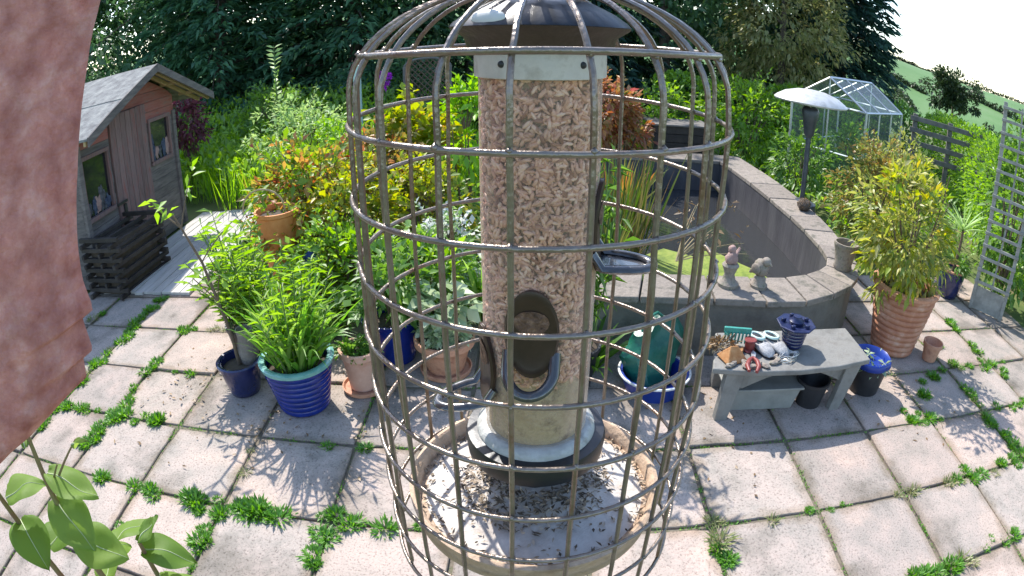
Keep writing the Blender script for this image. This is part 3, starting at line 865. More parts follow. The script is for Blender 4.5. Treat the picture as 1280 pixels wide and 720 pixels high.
# blue pots behind
t = potted('potted_shrub', 'cobalt blue pot with dark leafy shrub behind the peach clay pot', 'potted plant', (-.78, 3.42, 0),
           ribbed(.14, .19, .30, 1, .006), 'blue_glaze', [(.188, .29), (.2, .292), (.205, .312), (.19, .318), (.175, .31), (.175, .28)], 'blue_glaze', .17, .25)
mb = branches(MB(), (0, 0, .25), [(.1, .05, .6), (-.1, 0, .62), (0, -.1, .6), (.03, .1, .66)], .008, .003); mb.build('stem', 'stem_brown', t, True)
np_obj('foliage', *cloud(900, (0, 0, .52), (.27, .27, .24), 40, .09, .07, .035), 'lf_mid', t)
t = potted('potted_lily', 'dark plastic pot of tall leafy lily stems beside the navy pot', 'potted plant', (-1.80, 3.36, 0),
           [(.13, 0), (.17, .25), (.18, .26), (.18, .28), (.165, .28), (.15, .2), (.001, .2)], 'dark_plastic', None, None, .165, .24)
mb = MB(); PP = []; DD = []
for k in range(44):
    a, q = random.uniform(0, 6.28), random.uniform(0, .16)
    x, y = q * math.cos(a), q * math.sin(a)
    hgt = random.uniform(.36, .74); lx, ly = x * 2.4 + random.uniform(-.05, .05), y * 1.7 + random.uniform(-.05, .05)
    path = [(x + lx * s * s, y + ly * s * s, .24 + hgt * s) for s in (0, .25, .5, .75, 1)]
    mb.tube(path, [.005, .005, .0045, .004, .003], 5)
    for s in np.linspace(.15, 1, 24):
        aa = s * 40 + k
        PP.append((x + lx * s * s, y + ly * s * s, .24 + hgt * s)); DD.append((math.cos(aa), math.sin(aa), .55))
mb.build('stem', 'stem_green', t)
PP = np.array(PP); DD = np.array(DD)
np_obj('foliage', *leaves(PP, DD, .10 + .05 * rng.random(len(PP)), .022, droop=.25), 'lf_bright', t)

# orange strawberry planter on a stand of pots
t = potted('strawberry_planter', 'tall orange terracotta planter with hoop handle and trailing red leaved plants', 'planter', (-1.84, 4.25, 0),
           [(.13, 0), (.16, .12), (.12, .30), (.125, .36), (.15, .50), (.165, .66), (.17, .76), (.185, .77), (.185, .80), (.168, .80), (.155, .74), (.001, .72)], 'orange_clay', None, None, .16, .75)
for k in range(5):
    a = k * 1.2566 + .3
    mb = MB(); mb.tube([(.13 * math.cos(a), .13 * math.sin(a), .52), (.18 * math.cos(a), .18 * math.sin(a), .54), (.205 * math.cos(a), .205 * math.sin(a), .60)], [.04, .05, .055], 12); mb.build('planting_pocket', 'orange_clay', t, True)
mb = MB(); mb.tube([(.19 * math.cos(a) - .12, .03, .80 + .16 * math.sin(a)) for a in np.linspace(-.3, 3.4, 16)], .008, 7); mb.build('hoop_handle', 'rafter', t, True)
np_obj('foliage', *merge(cloud(350, (0, -.05, .68), (.26, .26, .20), 22, .07, .06, .035)), 'lf_redmix', t)
mb = MB(); mb.lathe([(.001, .10), (.03, .10), (.05, .07), (.06, .02), (.045, .0), (.001, .0)], 20)
mb2 = mb.build('solar_globe', 'plastic_teal', None, True); mb2.location = (-1.47, 3.93, .47)
tag(mb2, 'small bright blue cap on a cane above the red leaved shrub', 'ornament')
mb = MB(); mb.tube([(0, 0, -.47), (0, 0, .02)], .006, 6); mb.build('cane', 'rafter', mb2)
mb2.data.materials[0] = MATS['blue_plastic']

# ------------------------------------------------------------------ shrubs and border plants
def shrub(name, label, loc, c, rad, mat, n, clumps, rc, L, W, cat='shrub', stem='stem_brown', stems=7, group=None, shoots=9, **kw):
    t = thing(name, label, cat, loc, 0, group)
    tips = []
    for k in range(stems):
        a = 6.283 * k / stems + random.uniform(-.3, .3)
        q = random.uniform(.3, .75)
        tips.append((c[0] + rad[0] * q * math.cos(a), c[1] + rad[1] * q * math.sin(a), c[2] + rad[2] * random.uniform(.1, .7)))
    mb = branches(MB(), (0, 0, -.02), tips, .012 + .012 * rad[2], .004, 5); mb.build('stem', stem, t)
    PP = []; DD = []
    for k in range(shoots):
        a = random.uniform(0, 6.283); q = random.uniform(.2, .8); up = random.uniform(.95, 1.5)
        p0 = np.array(c); p1 = np.array([c[0] + rad[0] * q * 1.25 * math.cos(a), c[1] + rad[1] * q * 1.25 * math.sin(a), c[2] + rad[2] * up * (1.05 - .35 * q)])
        MB().tube([tuple(p0), tuple((p0 + p1) / 2 + [0, 0, .04]), tuple(p1)], [.006, .004, .002], 4).build('shoot', stem, t)
        for u_ in np.linspace(.45, 1, 16):
            PP.append(p0 + (p1 - p0) * u_ + [0, 0, .04 * 4 * u_ * (1 - u_)]); DD.append((p1 - p0) / np.linalg.norm(p1 - p0) * .5 + rng.normal(0, .6, 3))
    fol = cloud(n, c, rad, clumps, rc, L, W, **kw)
    if PP:
        k = len(PP); fol = merge(fol, leaves(np.array(PP), np.array(DD), L * (.5 + .7 * rng.random(k)), W * (.6 + .6 * rng.random(k))))
    np_obj('foliage', *fol, mat, t)
    return t

shrub('red_tipped_shrub', 'leafy shrub with orange and red young leaves behind the blue ribbed pot', (-1.75, 5.0, 0), (0, 0, .62), (.62, .55, .55), 'lf_redmix', 3400, 110, .13, .095, .04)
shrub('red_tipped_shrub', 'smaller orange leaved shrub spreading towards the pale blue post', (-1.25, 5.55, 0), (0, 0, .6), (.48, .45, .50), 'lf_amber', 1700, 70, .12, .085, .04)
shrub('low_shrub', 'low dark green bush between the orange planter and cobalt pot', (-1.2, 3.95, 0), (0, 0, .40), (.40, .36, .36), 'lf_bright', 2400, 90, .09, .065, .032)
shrub('leafy_bush', 'bright green leafy bush hiding the foot of the orange planter', (-1.50, 3.80, 0), (0, 0, .24), (.34, .30, .22), 'lf_bright', 1400, 60, .10, .075, .026)
shrub('leafy_bush', 'yellow green bush between orange planter and red tipped shrub', (-1.35, 4.55, 0), (0, 0, .55), (.45, .42, .46), 'lf_yellow', 2100, 70, .12, .085, .04)
shrub('leafy_bush', 'fresh green bush beside the cobalt pot and terracotta pot', (-.62, 3.75, 0), (0, 0, .36), (.34, .28, .32), 'lf_bright', 1600, 60, .09, .07, .035)
shrub('leafy_bush', 'loose lime green bush in front of the pale blue post', (-1.9, 7.0, 0), (0, 0, .55), (.7, .55, .5), 'lf_lime', 2200, 70, .15, .09, .04)
shrub('leafy_bush', 'tall pale leaved bush at the meadow edge near the deck', (-3.0, 8.2, 0), (0, 0, .6), (.8, .6, .58), 'lf_pale', 2400, 80, .16, .09, .035)
shrub('yellow_leaved_shrub', 'lime yellow shrub with large rounded leaves in front of garden table', (-1.0, 6.1, 0), (0, 0, .78), (.5, .45, .5), 'lf_yellow', 1300, 60, .13, .13, .08)
shrub('yellow_leaved_shrub', 'bright yellow and green bush behind the silver flowered plant', (-.75, 4.9, 0), (0, 0, .52), (.42, .4, .45), 'lf_yellow', 1800, 70, .11, .075, .035)
shrub('variegated_shrub', 'variegated bush with white splashed leaves behind the terracotta pots', (-.5, 4.15, 0), (0, 0, .42), (.32, .3, .34), 'lf_white', 1500, 70, .08, .06, .03)
shrub('young_tree', 'slender leafy young tree with pale flower tip beside the seed tube', (-.42, 5.5, 0), (0, 0, 1.08), (.26, .26, .46), 'lf_lime', 420, 40, .1, .12, .045, stems=4)
shrub('reddish_shrub', 'plum red shrub growing beside the shed gable', (-5.0, 8.2, 0), (0, 0, 1.12), (.36, .36, .42), 'lf_plum', 1000, 50, .14, .10, .05)
shrub('acer', 'small acer with amber and crimson leaves behind the pond', (1.2, 7.0 + 1.2, 0), (0, 0, .95), (.50, .5, .48), 'lf_acer', 1900, 70, .13, .11, .045)
shrub('acer', 'low crimson leaved acer at the edge of dark timber box', (1.55, 8.25, 0), (0, 0, .62), (.42, .4, .4), 'lf_acer', 1100, 50, .12, .10, .05)
shrub('green_shrub', 'fresh green bush rising behind the dark timber box', (2.3, 9.4, 0), (0, 0, .62), (.9, .6, .55), 'lf_bright', 2600, 80, .18, .10, .05)
shrub('green_shrub', 'leafy green bush filling the border left of the patio heater', (3.85, 9.3, 0), (0, 0, .72), (.75, .7, .75), 'lf_bright', 3000, 90, .17, .10, .045)
shrub('green_shrub', 'light green bush squeezed between greenhouse and heater pole', (3.9, 7.2, 0), (0, 0, .5), (.45, .5, .5), 'lf_mid', 1500, 60, .13, .09, .04)
shrub('golden_shrub', 'golden amber shrub in front of the greenhouse corner', (4.05, 5.55, 0), (0, 0, .68), (.55, .5, .58), 'lf_ambergreen', 3000, 100, .12, .075, .035)
shrub('golden_shrub', 'yellow green bush beside the greenhouse end wall', (4.9, 6.1, 0), (0, 0, .62), (.55, .5, .58), 'lf_golden', 2600, 90, .13, .08, .035)
shrub('round_bush', 'dark rounded bush standing in the overgrown meadow', (-4.3, 10.1, 0), (0, 0, .62), (.85, .8, .72), 'lf_mid', 3200, 90, .17, .10, .035)
shrub('dark_bush', 'dense dark green bush at the far edge of the meadow', (-2.9, 13.0, 0), (0, 0, .7), (1.2, .8, .85), 'lf_conifer', 2600, 70, .26, .13, .06)
shrub('dark_bush', 'dark bush below the lattice arch with purple flowers nearby', (-1.9, 12.3, 0), (0, 0, .75), (.9, .7, .75), 'lf_dark', 2200, 70, .22, .12, .06)
shrub('laurel', 'glossy laurel bush right of the lattice arch', (-.2, 11.6, 0), (0, 0, .7), (.8, .6, .75), 'lf_mid', 2200, 70, .2, .13, .06)

# spire plant with paired pale leaves
t = thing('spire_plant', 'tall single spire with pale paired leaves rising from the meadow', 'plant', (-4.0, 9.72, 0))
mb = MB(); mb.tube([(0, 0, 0), (.02, 0, 1.2), (.0, 0, 2.12)], [.02, .014, .006], 6); mb.build('stem', 'stem_green', t)
PP = []; DD = []
for k in range(17):
    z = .85 + k * .076
    a = k * 1.57 * .5
    for s in (0, math.pi):
        PP.append((.01, 0, z)); DD.append((math.cos(a * .3 + s), math.sin(a * .3 + s), .45))
PP = np.array(PP); DD = np.array(DD)
np_obj('foliage', *leaves(PP, DD, .17, .085, droop=.05), 'lf_pale', t)

# silver flowered herb, green lilies, phormium and reeds
def clump(name, label, loc, n, r, L, W, mat, spread=.5, bend=.6, cat='plant', k=5, z0=0.0):
    t = thing(name, label, cat, loc)
    an = rng.random(n) * 6.283; rr = r * rng.random(n) ** .5
    P = np.stack([rr * np.cos(an), rr * np.sin(an), np.full(n, z0)], 1)
    D = np.stack([np.cos(an) * spread * rng.random(n), np.sin(an) * spread * rng.random(n), np.ones(n)], 1)
    np_obj('foliage', *straps(P, D, L * (.6 + .6 * rng.random(n)), W * (.7 + .5 * rng.random(n)), k, bend * (.4 + rng.random(n))), mat, t)
    return t
clump('reed_clump', 'clump of upright green reeds growing at the pond edge', (.95, 5.1, .03), 150, .26, 1.0, .022, 'lf_reed', .35, .35)
clump('reed_clump', 'thin yellowing reeds close behind the seed tube', (.70, 4.5, .03), 90, .2, .8, .018, 'lf_reed', .5, .6)
clump('strap_leaved_plant', 'bronze green strap leaved plant beside the crimson acer', (1.15, 6.3, .03), 90, .2, .7, .035, 'lf_amber', .7, .7)
clump('green_lily', 'fresh green broad strap leaves beside the wide terracotta pot', (-.18, 3.95, 0), 60, .14, .62, .05, 'lf_strap', .7, .9)
clump('fern', 'arching fern fronds beside the green sack', (.45, 3.25, 0), 40, .08, .4, .04, 'lf_mid', 1.0, 1.0)
clump('bronze_grass', 'clump of bronze seed stalks beside the red leaved shrub', (-2.35, 5.7, 0), 110, .3, .95, .012, 'lf_redmix', .5, .5)

# tall bamboo in a pot behind the tube
t = potted('potted_bamboo', 'tall leafy bamboo in a dark pot behind the seed tube', 'potted plant', (.36, 3.12, 0),
           [(.12, 0), (.16, .24), (.17, .25), (.17, .28), (.155, .28), (.14, .2), (.001, .2)], 'dark_plastic', None, None, .155, .24)
t.rotation_euler = (0, 0, 0)
PP = []; DD = []
for k in range(16):
    a, q = random.uniform(0, 6.28), random.uniform(.02, .11)
    x, y = q * math.cos(a), q * math.sin(a); hgt = random.uniform(.7, 1.25)
    pts = [(x * (1 + 1.2 * s_), y * (1 + 1.2 * s_), .24 + hgt * s_) for s_ in (0, .3, .6, 1)]
    MB().tube(pts, [.006, .006, .005, .003], 6).build('cane', 'stem_green', t, True)
    for s_ in np.linspace(.3, 1, 26):
        PP.append((x * (1 + 1.2 * s_), y * (1 + 1.2 * s_), .24 + hgt * s_)); DD.append(rng.normal(0, 1, 3) * [1, 1, .4])
PP = np.array(PP); np_obj('foliage', *leaves(PP + rng.normal(0, .03, PP.shape), np.array(DD), .11 + .05 * rng.random(len(PP)), .024, droop=.4), 'lf_mid', t)

# twiggy dry stems leaning over the pond
t = thing('dry_twigs', 'bare pale twigs leaning over the pond coping', 'twigs', (1.2, 4.0, .44))
mb = MB()
for k in range(9):
    a = random.uniform(-.6, 1.2); q = random.uniform(.3, .62)
    branches(mb, (0, 0, 0), [(q * math.cos(a), q * math.sin(a) * .6, random.uniform(.1, .5))], .006, .002, 5, .2)
mb.build('twig', 'rafter', t)
np_obj('foliage', *cloud(60, (.28, .1, .3), (.3, .2, .2), 12, .06, .05, .02), 'lf_dry', t)

# ------------------------------------------------------------------ meadow (nobody could count it)
n = 15000
x = rng.uniform(-10.5, -.6, n); y = 7.1 + 6.5 * rng.random(n) ** 1.2
hh = .30 + .45 * np.array([mnoise.noise(Vector((a * .5, b * .5, 3.0))) * .5 + .5 for a, b in zip(x, y)]) + .085 * (y - 7)
keep = ~((x < -3.9) & (y < 7.4))
x, y, hh = x[keep], y[keep], hh[keep]; n = len(x)
z = hh * rng.random(n) ** .5
P = np.stack([x, y, z], 1); D = rng.normal(0, .6, (n, 3)); D[:, 2] += .8
a1 = leaves(P, D, .10 + .10 * rng.random(n), .045 + .03 * rng.random(n))
tag(np_obj('meadow', *a1, 'lf_bright'), 'sunlit tangle of leafy weeds covering the ground behind the shed', 'meadow', kind='stuff')
n = 7000
x = rng.uniform(-9.5, -.6, n); y = 6.9 + 5 * rng.random(n) ** 1.3
keep = ~((x < -3.9) & (y < 7.4)); x, y = x[keep], y[keep]; n = len(x)
P = np.stack([x, y, np.zeros(n)], 1); D = rng.normal(0, .3, (n, 3)); D[:, 2] = 1
tag(np_obj('tall_grass', *straps(P, D, .28 + .45 * rng.random(n), .014 + .01 * rng.random(n), 3, .5), 'lf_lime'), 'tall sunlit grass blades growing through the meadow', 'grass', kind='stuff')
# undergrowth across the middle border
n = 5200
x = rng.uniform(-2.7, .3, n); y = rng.uniform(4.6, 9.5, n)
P = np.stack([x, y, .05 + .32 * rng.random(n)], 1); D = rng.normal(0, .7, (n, 3)); D[:, 2] += .6
tag(np_obj('border_undergrowth', *leaves(P, D, .09 + .05 * rng.random(n), .045), 'lf_mid'), 'low mixed greenery filling the border behind the pots', 'undergrowth', kind='stuff')
n = 4200
x = rng.uniform(3.3, 7.2, n); y = rng.uniform(5.0, 12, n)
P = np.stack([x, y, .03 + .35 * rng.random(n)], 1); D = rng.normal(0, .7, (n, 3)); D[:, 2] += .6
tag(np_obj('border_undergrowth', *leaves(P, D, .09 + .06 * rng.random(n), .045), 'lf_bright'), 'low greenery growing around the greenhouse foot', 'undergrowth', kind='stuff')

# purple flowers
t = thing('purple_flowers', 'cluster of magenta purple blooms below the lattice arch', 'flowers', (-2.2, 10.7, 0))
mb = branches(MB(), (0, 0, 0), [(.1, 0, 1.1), (-.1, .1, 1.2), (0, -.1, 1.25)], .012, .005, 5); mb.build('stem', 'stem_green', t)
np_obj('bloom', *cloud(260, (0, 0, 1.2), (.16, .16, .16), 9, .07, .07, .05), 'lf_purple', t)

# ------------------------------------------------------------------ lattice arch, table, pale blue post
t = thing('lattice_panel', 'dark lattice panel with arched top standing among the trees', 'trellis', (-1.5, 10.9, 0))
for s in (-1, 1):
    mb = MB(); mb.box((s * .42, 0, .72), (.05, .05, 1.44)); mb.build('post', 'rail_wood', t)
arch = lambda x: 1.44 + .14 * math.sqrt(max(0, 1 - (x / .42) ** 2))
mb = MB(); mb.tube([(x, 0, arch(x)) for x in np.linspace(-.42, .42, 15)], .025, 6); mb.build('arch_rail', 'rail_wood', t)
for s in (-1, 1):
    for k in range(-9, 10):
        pts = []
        for u in np.linspace(-.42, .42, 25):
            zz = 1.1 + s * u + k * .11
            if .75 < zz < arch(u): pts.append((u, s * .008, zz))
        if len(pts) > 2:
            mb = MB(); mb.tube([pts[0], pts[-1]], .010, 4); mb.build('lattice_slat', 'stem_brown', t)
mb = MB(); mb.box((0, 0, .74), (.84, .04, .05)); mb.build('lower_rail', 'rail_wood', t)

t = thing('garden_table', 'small white round garden table behind the lime yellow shrub', 'table', (-1.35, 9.4, 0))
mb = MB(); mb.lathe([(.001, .60), (.38, .60), (.40, .61), (.40, .625), (.38, .635), (.001, .635)], 40); mb.build('table_top', 'white_paint', t, True)
for k in range(3):
    a = k * 2.094 + .4
    mb = MB(); mb.tube([(.26 * math.cos(a), .26 * math.sin(a), .60), (.12 * math.cos(a), .12 * math.sin(a), .35), (.32 * math.cos(a), .32 * math.sin(a), 0)], .014, 7); mb.build('leg', 'white_paint', t, True)

t = thing('garden_post', 'pale blue square timber post standing behind the cage', 'post', (-2.25, 8.72, 0))
mb = MB(); mb.box((0, 0, .81), (.10, .10, 1.62)); mb.build('post', 'post_blue', t, bevel=.006)
mb = MB(); mb.box((0, 0, 1.63), (.115, .115, .025)); mb.build('post_cap', 'post_blue', t, bevel=.006)

# dark timber box at the back of the pond
t = thing('compost_box', 'dark stained timber box standing at the far end of the pond', 'box', (2.45, 8.6, 0))
t.scale = (.8, .8, .85)
for k in range(6):
    for (cx, cy2, sx, sy2) in ((0, -.35, 1.1, .03), (.535, 0, .03, .66), (-.535, 0, .03, .66)):
        mb = MB(); mb.box((cx, cy2, .08 + .148 * k), (sx, sy2, .14)); mb.build('board', 'crate_wood', t, bevel=.004)
mb = MB(); mb.box((0, 0, .90), (1.18, .80, .03)); mb.build('lid', 'rail_wood', t, bevel=.004)
mb = MB(); mb.box((0, .02, .4), (1.0, .6, .8)); mb.build('lining', 'soil', t)

# ------------------------------------------------------------------ ornaments on the coping
t = thing('bird_statue', 'weathered stone bird statue perched on the pond coping', 'statue', (1.69, 3.52, .448), R(200))
mb = MB()
mb.lathe([(.062, 0), (.065, .025), (.048, .04), (.045, .075), (.03, .09), (.001, .095)], 20); mb.build('plinth', 'statue', t, True)
mb = MB(); mb.ball((0, 0, .145), (.045, .062, .065), noise=.15, rot=Matrix.Rotation(.45, 3, 'X')); mb.tube([(0, -.05, .13), (0, -.09, .09), (0, -.11, .07)], [.025, .018, .008], 8)
b = mb.build('body', 'statue', t, True)
mb = MB(); mb.ball((0, .045, .205), (.032, .038, .032)); mb.build('head', 'statue', t, True)
mb = MB(); mb.tube([(0, .075, .205), (0, .105, .195)], [.012, .002], 7); mb.build('beak', 'statue', t, True)
for s in (-1, 1):
    mb = MB(); mb.ball((s * .042, -.01, .14), (.012, .05, .038), rot=Matrix.Rotation(.4, 3, 'X')); mb.build('wing', 'statue', t, True)

t = thing('stone_figure', 'weathered pinkish stone urn figure on the pond coping', 'statue', (1.46, 3.54, .448), R(30))
mb = MB(); mb.lathe([(.075, 0), (.078, .03), (.05, .05), (.036, .09), (.05, .13), (.062, .155), (.05, .17), (.001, .17)], 24); mb.build('plinth', 'statue', t, True)
mb = MB(); mb.ball((0, 0, .20), (.045, .04, .05), noise=.4, seed=2); mb.ball((.01, .01, .26), (.03, .03, .032), noise=.2, seed=9)
mb.tube([(.03, 0, .21), (.08, .02, .22), (.11, .02, .25)], [.018, .014, .01], 7); mb.build('figure', 'pink', t, True)

t = thing('stone_planter', 'chipped stone pot standing on the curved corner of the pond', 'planter', (2.62, 3.86, .448))
mb = MB(); mb.lathe([(.075, 0), (.085, .02), (.078, .05), (.098, .16), (.105, .19), (.11, .2), (.108, .225), (.095, .225), (.085, .15), (.001, .14)], 28, wob=lambda a, z: 1 + .05 * mnoise.noise(Vector((math.cos(a) * 2, math.sin(a) * 2, z * 12)))); mb.build('pot', 'statue', t, True)

t = thing('hedgehog_ornament', 'small dark round animal ornament on the far coping stones', 'ornament', (3.02, 5.42, .448), R(60))
mb = MB(); mb.ball((0, 0, .055), (.10, .075, .065), n=18, m=12, noise=.25, seed=4); mb.build('body', 'bark', t, True)
mb = MB(); mb.tube([(.08, 0, .05), (.12, 0, .04), (.145, 0, .035)], [.035, .022, .006], 8); mb.build('snout', 'statue', t, True)
np_obj('spines', *leaves(np.concatenate([nrm(rng.normal(0, 1, (220, 3))) * [.095, .07, .06] + [0, 0, .06]]), np.concatenate([rng.normal(0, .4, (220, 3)) + [-.6, 0, .7]]), .03, .008), 'lf_dry', t)

# ------------------------------------------------------------------ bench and what is on and around it
BX0, BX1, BY0, BY1, BZ = 1.06, 2.17, 2.56, 2.99, .36
bench = thing('garden_bench', 'grey plastic garden step bench with arched apron', 'bench', (1.64, 2.85, 0))
bl = [(BX0, 2.585), (1.3, 2.535), (1.61, 2.515), (1.9, 2.53), (BX1, 2.575), (2.19, 2.99), (BX0 + .14, 2.99)]
mb = MB(); mb.prism([(x - 1.61, y - 2.78) for x, y in bl], (0, 0, BZ - .035), (1, 0, 0), (0, 1, 0), (0, 0, .035))
mb.build('seat', 'bench_plastic', bench, bevel=.008)
def apron(x0, x1, y, lean):
    pts = []
    pts += [(x0, BZ - .036), (x1, BZ - .036), (x1 - .02, .22)]
    # right half leg top to arch
    for s in np.linspace(0, 1, 13):
        xx = x1 - .13 - (x1 - x0 - .26) * s
        pts.append((xx, .205 + .10 * math.sin(math.pi * s)))
    pts += [(x0 + .02, .22)]
    m_ = MB(); m_.prism([(a - 1.61, b) for a, b in pts], (0, y - 2.78, 0), (1, 0, 0), (0, 0, 1), (0, .02, 0))
    return m_
apron(BX0 + .09, BX1 - .06, 2.60, 0).build('apron', 'bench_plastic', bench, bevel=.004)
apron(BX0 + .16, BX1 - .06, 2.93, 0).build('apron', 'bench_plastic', bench, bevel=.004)
for (xa, xb, ya) in ((BX0 + .15, BX0 + .11, 2.60), (BX1 - .12, BX1 - .19, 2.60), (BX0 + .22, BX0 + .19, 2.94), (BX1 - .12, BX1 - .17, 2.94)):
    mb = MB()
    s = 1 if ya < 2.8 else -1
    yb = ya - s * .005
    q = []
    for (xx, yy, zz, hw) in ((xb, yb, 0, .038), (xa, ya, BZ - .037, .06)):
        for dx, dy in ((-hw, -.024), (hw, -.024), (hw, .03), (-hw, .03)):
            q.append((xx + dx - 1.61, yy + dy - 2.78, zz))
    mb.add(q, [(3, 2, 1, 0), (4, 5, 6, 7), (0, 1, 5, 4), (1, 2, 6, 5), (2, 3, 7, 6), (3, 0, 4, 7)])
    mb.build('leg', 'bench_plastic', bench, bevel=.005)

# clogs
def clog(x, y, rz):
    t = thing('garden_clog', 'grey mesh garden clog with pale teal rim, one of a pair on the bench', 'shoe', (x, y, BZ), rz, 'clogs on the bench')
    vs = []
    m_ = MB()
    L = .24
    ring = []
    K, n = 11, 14
    for i in range(K):
        s = i / (K - 1)
        wv = .036 + .014 * math.sin(math.pi * min(1, s * 1.1) * .9) * (1.1 if s > .4 else .7)
        if i in (0, K - 1): wv *= .45
        hgt = .075 - .02 * s if s < .55 else .072 - .055 * (s - .4)
        if i == 0: hgt *= .8
        if i == K - 1: hgt *= .45
        for q in range(n):
            a = 2 * math.pi * q / n
            cz, sz = math.cos(a), math.sin(a)
            zz = hgt * .5 + hgt * .5 * sz
            if s < .52 and sz > .3: zz = hgt * .62
            vs.append((wv * cz, .12 - L * s, max(.012, zz)))
    fs = []
    for i in range(K - 1):
        for q in range(n):
            fs.append((i * n + q, i * n + (q + 1) % n, (i + 1) * n + (q + 1) % n, (i + 1) * n + q))
    fs += [tuple(range(n)), tuple((K - 1) * n + q for q in range(n - 1, -1, -1))]
    m_.add(vs, fs); m_.build('upper', 'shoe_grey', t, True)
    m_ = MB(); m_.prism([(.046 * (1 if abs(a) < 1 else 1) * math.cos(a), .125 * math.sin(a)) for a in np.linspace(0, 6.283, 23)[:-1]], (0, 0, 0), (1, 0, 0), (0, 1, 0), (0, 0, .016)); m_.build('sole', 'dark_plastic', t)
    m_ = MB(); m_.tube([(.034 * math.cos(a), .06 + .058 * math.sin(a), .060 + .008 * math.sin(a + 3.1)) for a in np.linspace(0, 6.283, 23)[:-1]], .009, 7, True); m_.build('rim', 'shoe_rim', t, True)
    m_ = MB(); m_.ball((0, .06, .05), (.028, .05, .008)); m_.build('insole', 'dark_plastic', t, True)
clog(1.46, 2.84, R(12)); clog(1.56, 2.84, R(16))

# dark blue pot feeder with wide dish
t = thing('lantern', 'dark blue ribbed lantern with wide octagonal lid standing on the bench', 'lantern', (1.69, 2.87, BZ), R(15))
mb = MB(); mb.lathe(ribbed(.065, .085, .13, 5, .004, .01), 28); mb.build('pot', 'navy_glaze', t, True)
mb = MB(); mb.lathe([(.05, .125), (.085, .132), (.13, .145), (.134, .152), (.126, .156), (.09, .150), (.001, .148)], 8); mb.build('lid', 'dish_blue', t, bevel=.003)
mb = MB(); mb.lathe([(.045, .15), (.05, .17), (.03, .185), (.028, .20), (.001, .205)], 16); mb.build('knob', 'dish_blue', t, True)
for k in range(5):
    a = k * 1.2566
    mb = MB(); mb.box((.085 * math.cos(a), .085 * math.sin(a), .162), (.03, .016, .022)); mb.build('tab', 'dish_blue', t, bevel=.003)

# slate tile, teal comb, orange scoop, red shears and clutter
t = thing('comb_rake', 'teal plastic hand rake head leaning on clutter on the bench', 'tool', (1.31, 2.90, BZ), R(-12))
mb = MB(); mb.box((0, 0, .10), (.17, .02, .035)); mb.build('bar', 'plastic_teal', t, bevel=.003)
for k in range(8):
    mb = MB(); mb.box((-.077 + k * .022, -.006, .055), (.009, .014, .075), Matrix.Rotation(.2, 3, 'X')); mb.build('tooth', 'plastic_teal', t)
mb = MB(); mb.tube([(0, .0, .1), (-.02, .06, .06), (-.04, .11, .012)], .011, 7); mb.build('handle', 'plastic_teal', t, True)
t = thing('orange_scoop', 'folded orange plant scoop lying on the bench end', 'scoop', (1.23, 2.75, BZ), R(25))
mb = MB(); mb.add([(-.08, -.06, .005), (.07, -.08, .004), (.09, .05, .01), (-.06, .07, .012), (-.02, 0, .09), (.03, -.01, .085)], [(0, 1, 5, 4), (1, 2, 5), (2, 3, 4, 5), (3, 0, 4), (3, 2, 1, 0)])
mb.build('blade', 'cloth_orange', t, bevel=.006)
mb = MB(); mb.tube([(.08, .0, .02), (.12, .03, .02)], .012, 7); mb.build('handle', 'cloth_orange', t, True)
t = thing('secateurs', 'red handled secateurs lying among clutter on the bench', 'tool', (1.36, 2.72, BZ), R(70))
for s in (-1, 1):
    mb = MB(); mb.tube([(.0, 0, .02), (-.05, s * .025, .026), (-.10, s * .035, .022), (-.15, s * .022, .018)], [.010, .014, .015, .010], 8); mb.build('handle', 'plastic_red', t, True)
mb = MB(); mb.prism([(0, -.012), (.05, -.018), (.085, 0), (.05, .012), (0, .012)], (0, 0, .016), (1, 0, 0), (0, 1, 0), (0, 0, .006)); mb.build('blade', 'steel', t)
t = thing('red_spool', 'dark red spool of garden twine standing by the teal rake', 'spool', (1.375, 2.83, BZ), R(30))
mb = MB(); mb.lathe([(.035, 0), (.04, .006), (.036, .012), (.028, .016), (.033, .04), (.028, .062), (.036, .066), (.04, .072), (.035, .078), (.001, .078)], 20); mb.build('spool', 'plastic_red', t, True)
for k, (x, y, rz_) in enumerate(((1.17, 2.60, .3), (1.26, 2.59, 1.2), (1.38, 2.575, 2.3), (1.45, 2.60, .1), (1.22, 2.75, 1.9), (1.40, 2.84, .8), (1.49, 2.63, 1.4), (1.31, 2.57, 2.9))):
    mb = MB(); mb.ball((0, 0, .010), (.032, .018, .012), noise=.5, seed=k); mb.ball((.03, .01, .012), (.018, .02, .013), noise=.5, seed=k + 20)
    o = mb.build('pebble', 'statue', None, True, loc=(x + .03, y + .07, BZ), rz=rz_)
    tag(o, 'small pale stone lying among clutter on the bench', 'stone', 'stones on the bench')

t = thing('wire_coil', 'tangled coil of pale garden wire heaped beside the clogs on the bench', 'wire', (1.60, 2.72, BZ), .4)
for q in range(3):
    MB().tube([((.05 + .012 * math.sin(a * 2.3 + q)) * math.cos(a) * (1.5 if q == 1 else 1.1), (.035 + .012 * math.cos(a * 1.7 + q)) * math.sin(a), .008 + .010 * q + .006 * math.sin(a * 3.1 + q)) for a in np.linspace(0, 12.0 + q, 60)], .0022, 5).build('loop', 'steel', t, True)
t = thing('dried_flower_heads', 'heap of dry brownish seed heads at the bench end behind the scoop', 'seed heads', (1.20, 2.86, BZ), 0)
np_obj('seed_heads', *cloud(220, (0, 0, .03), (.08, .05, .03), 12, .03, .035, .014, bottom=-.1), 'lf_dry', t)
for q in range(6): MB().tube([(0, 0, .012), (.05 * math.cos(q), .04 * math.sin(q), .03), (.11 * math.cos(q), .07 * math.sin(q), .015)], .0025, 5).build('stalk', 'rafter', t)

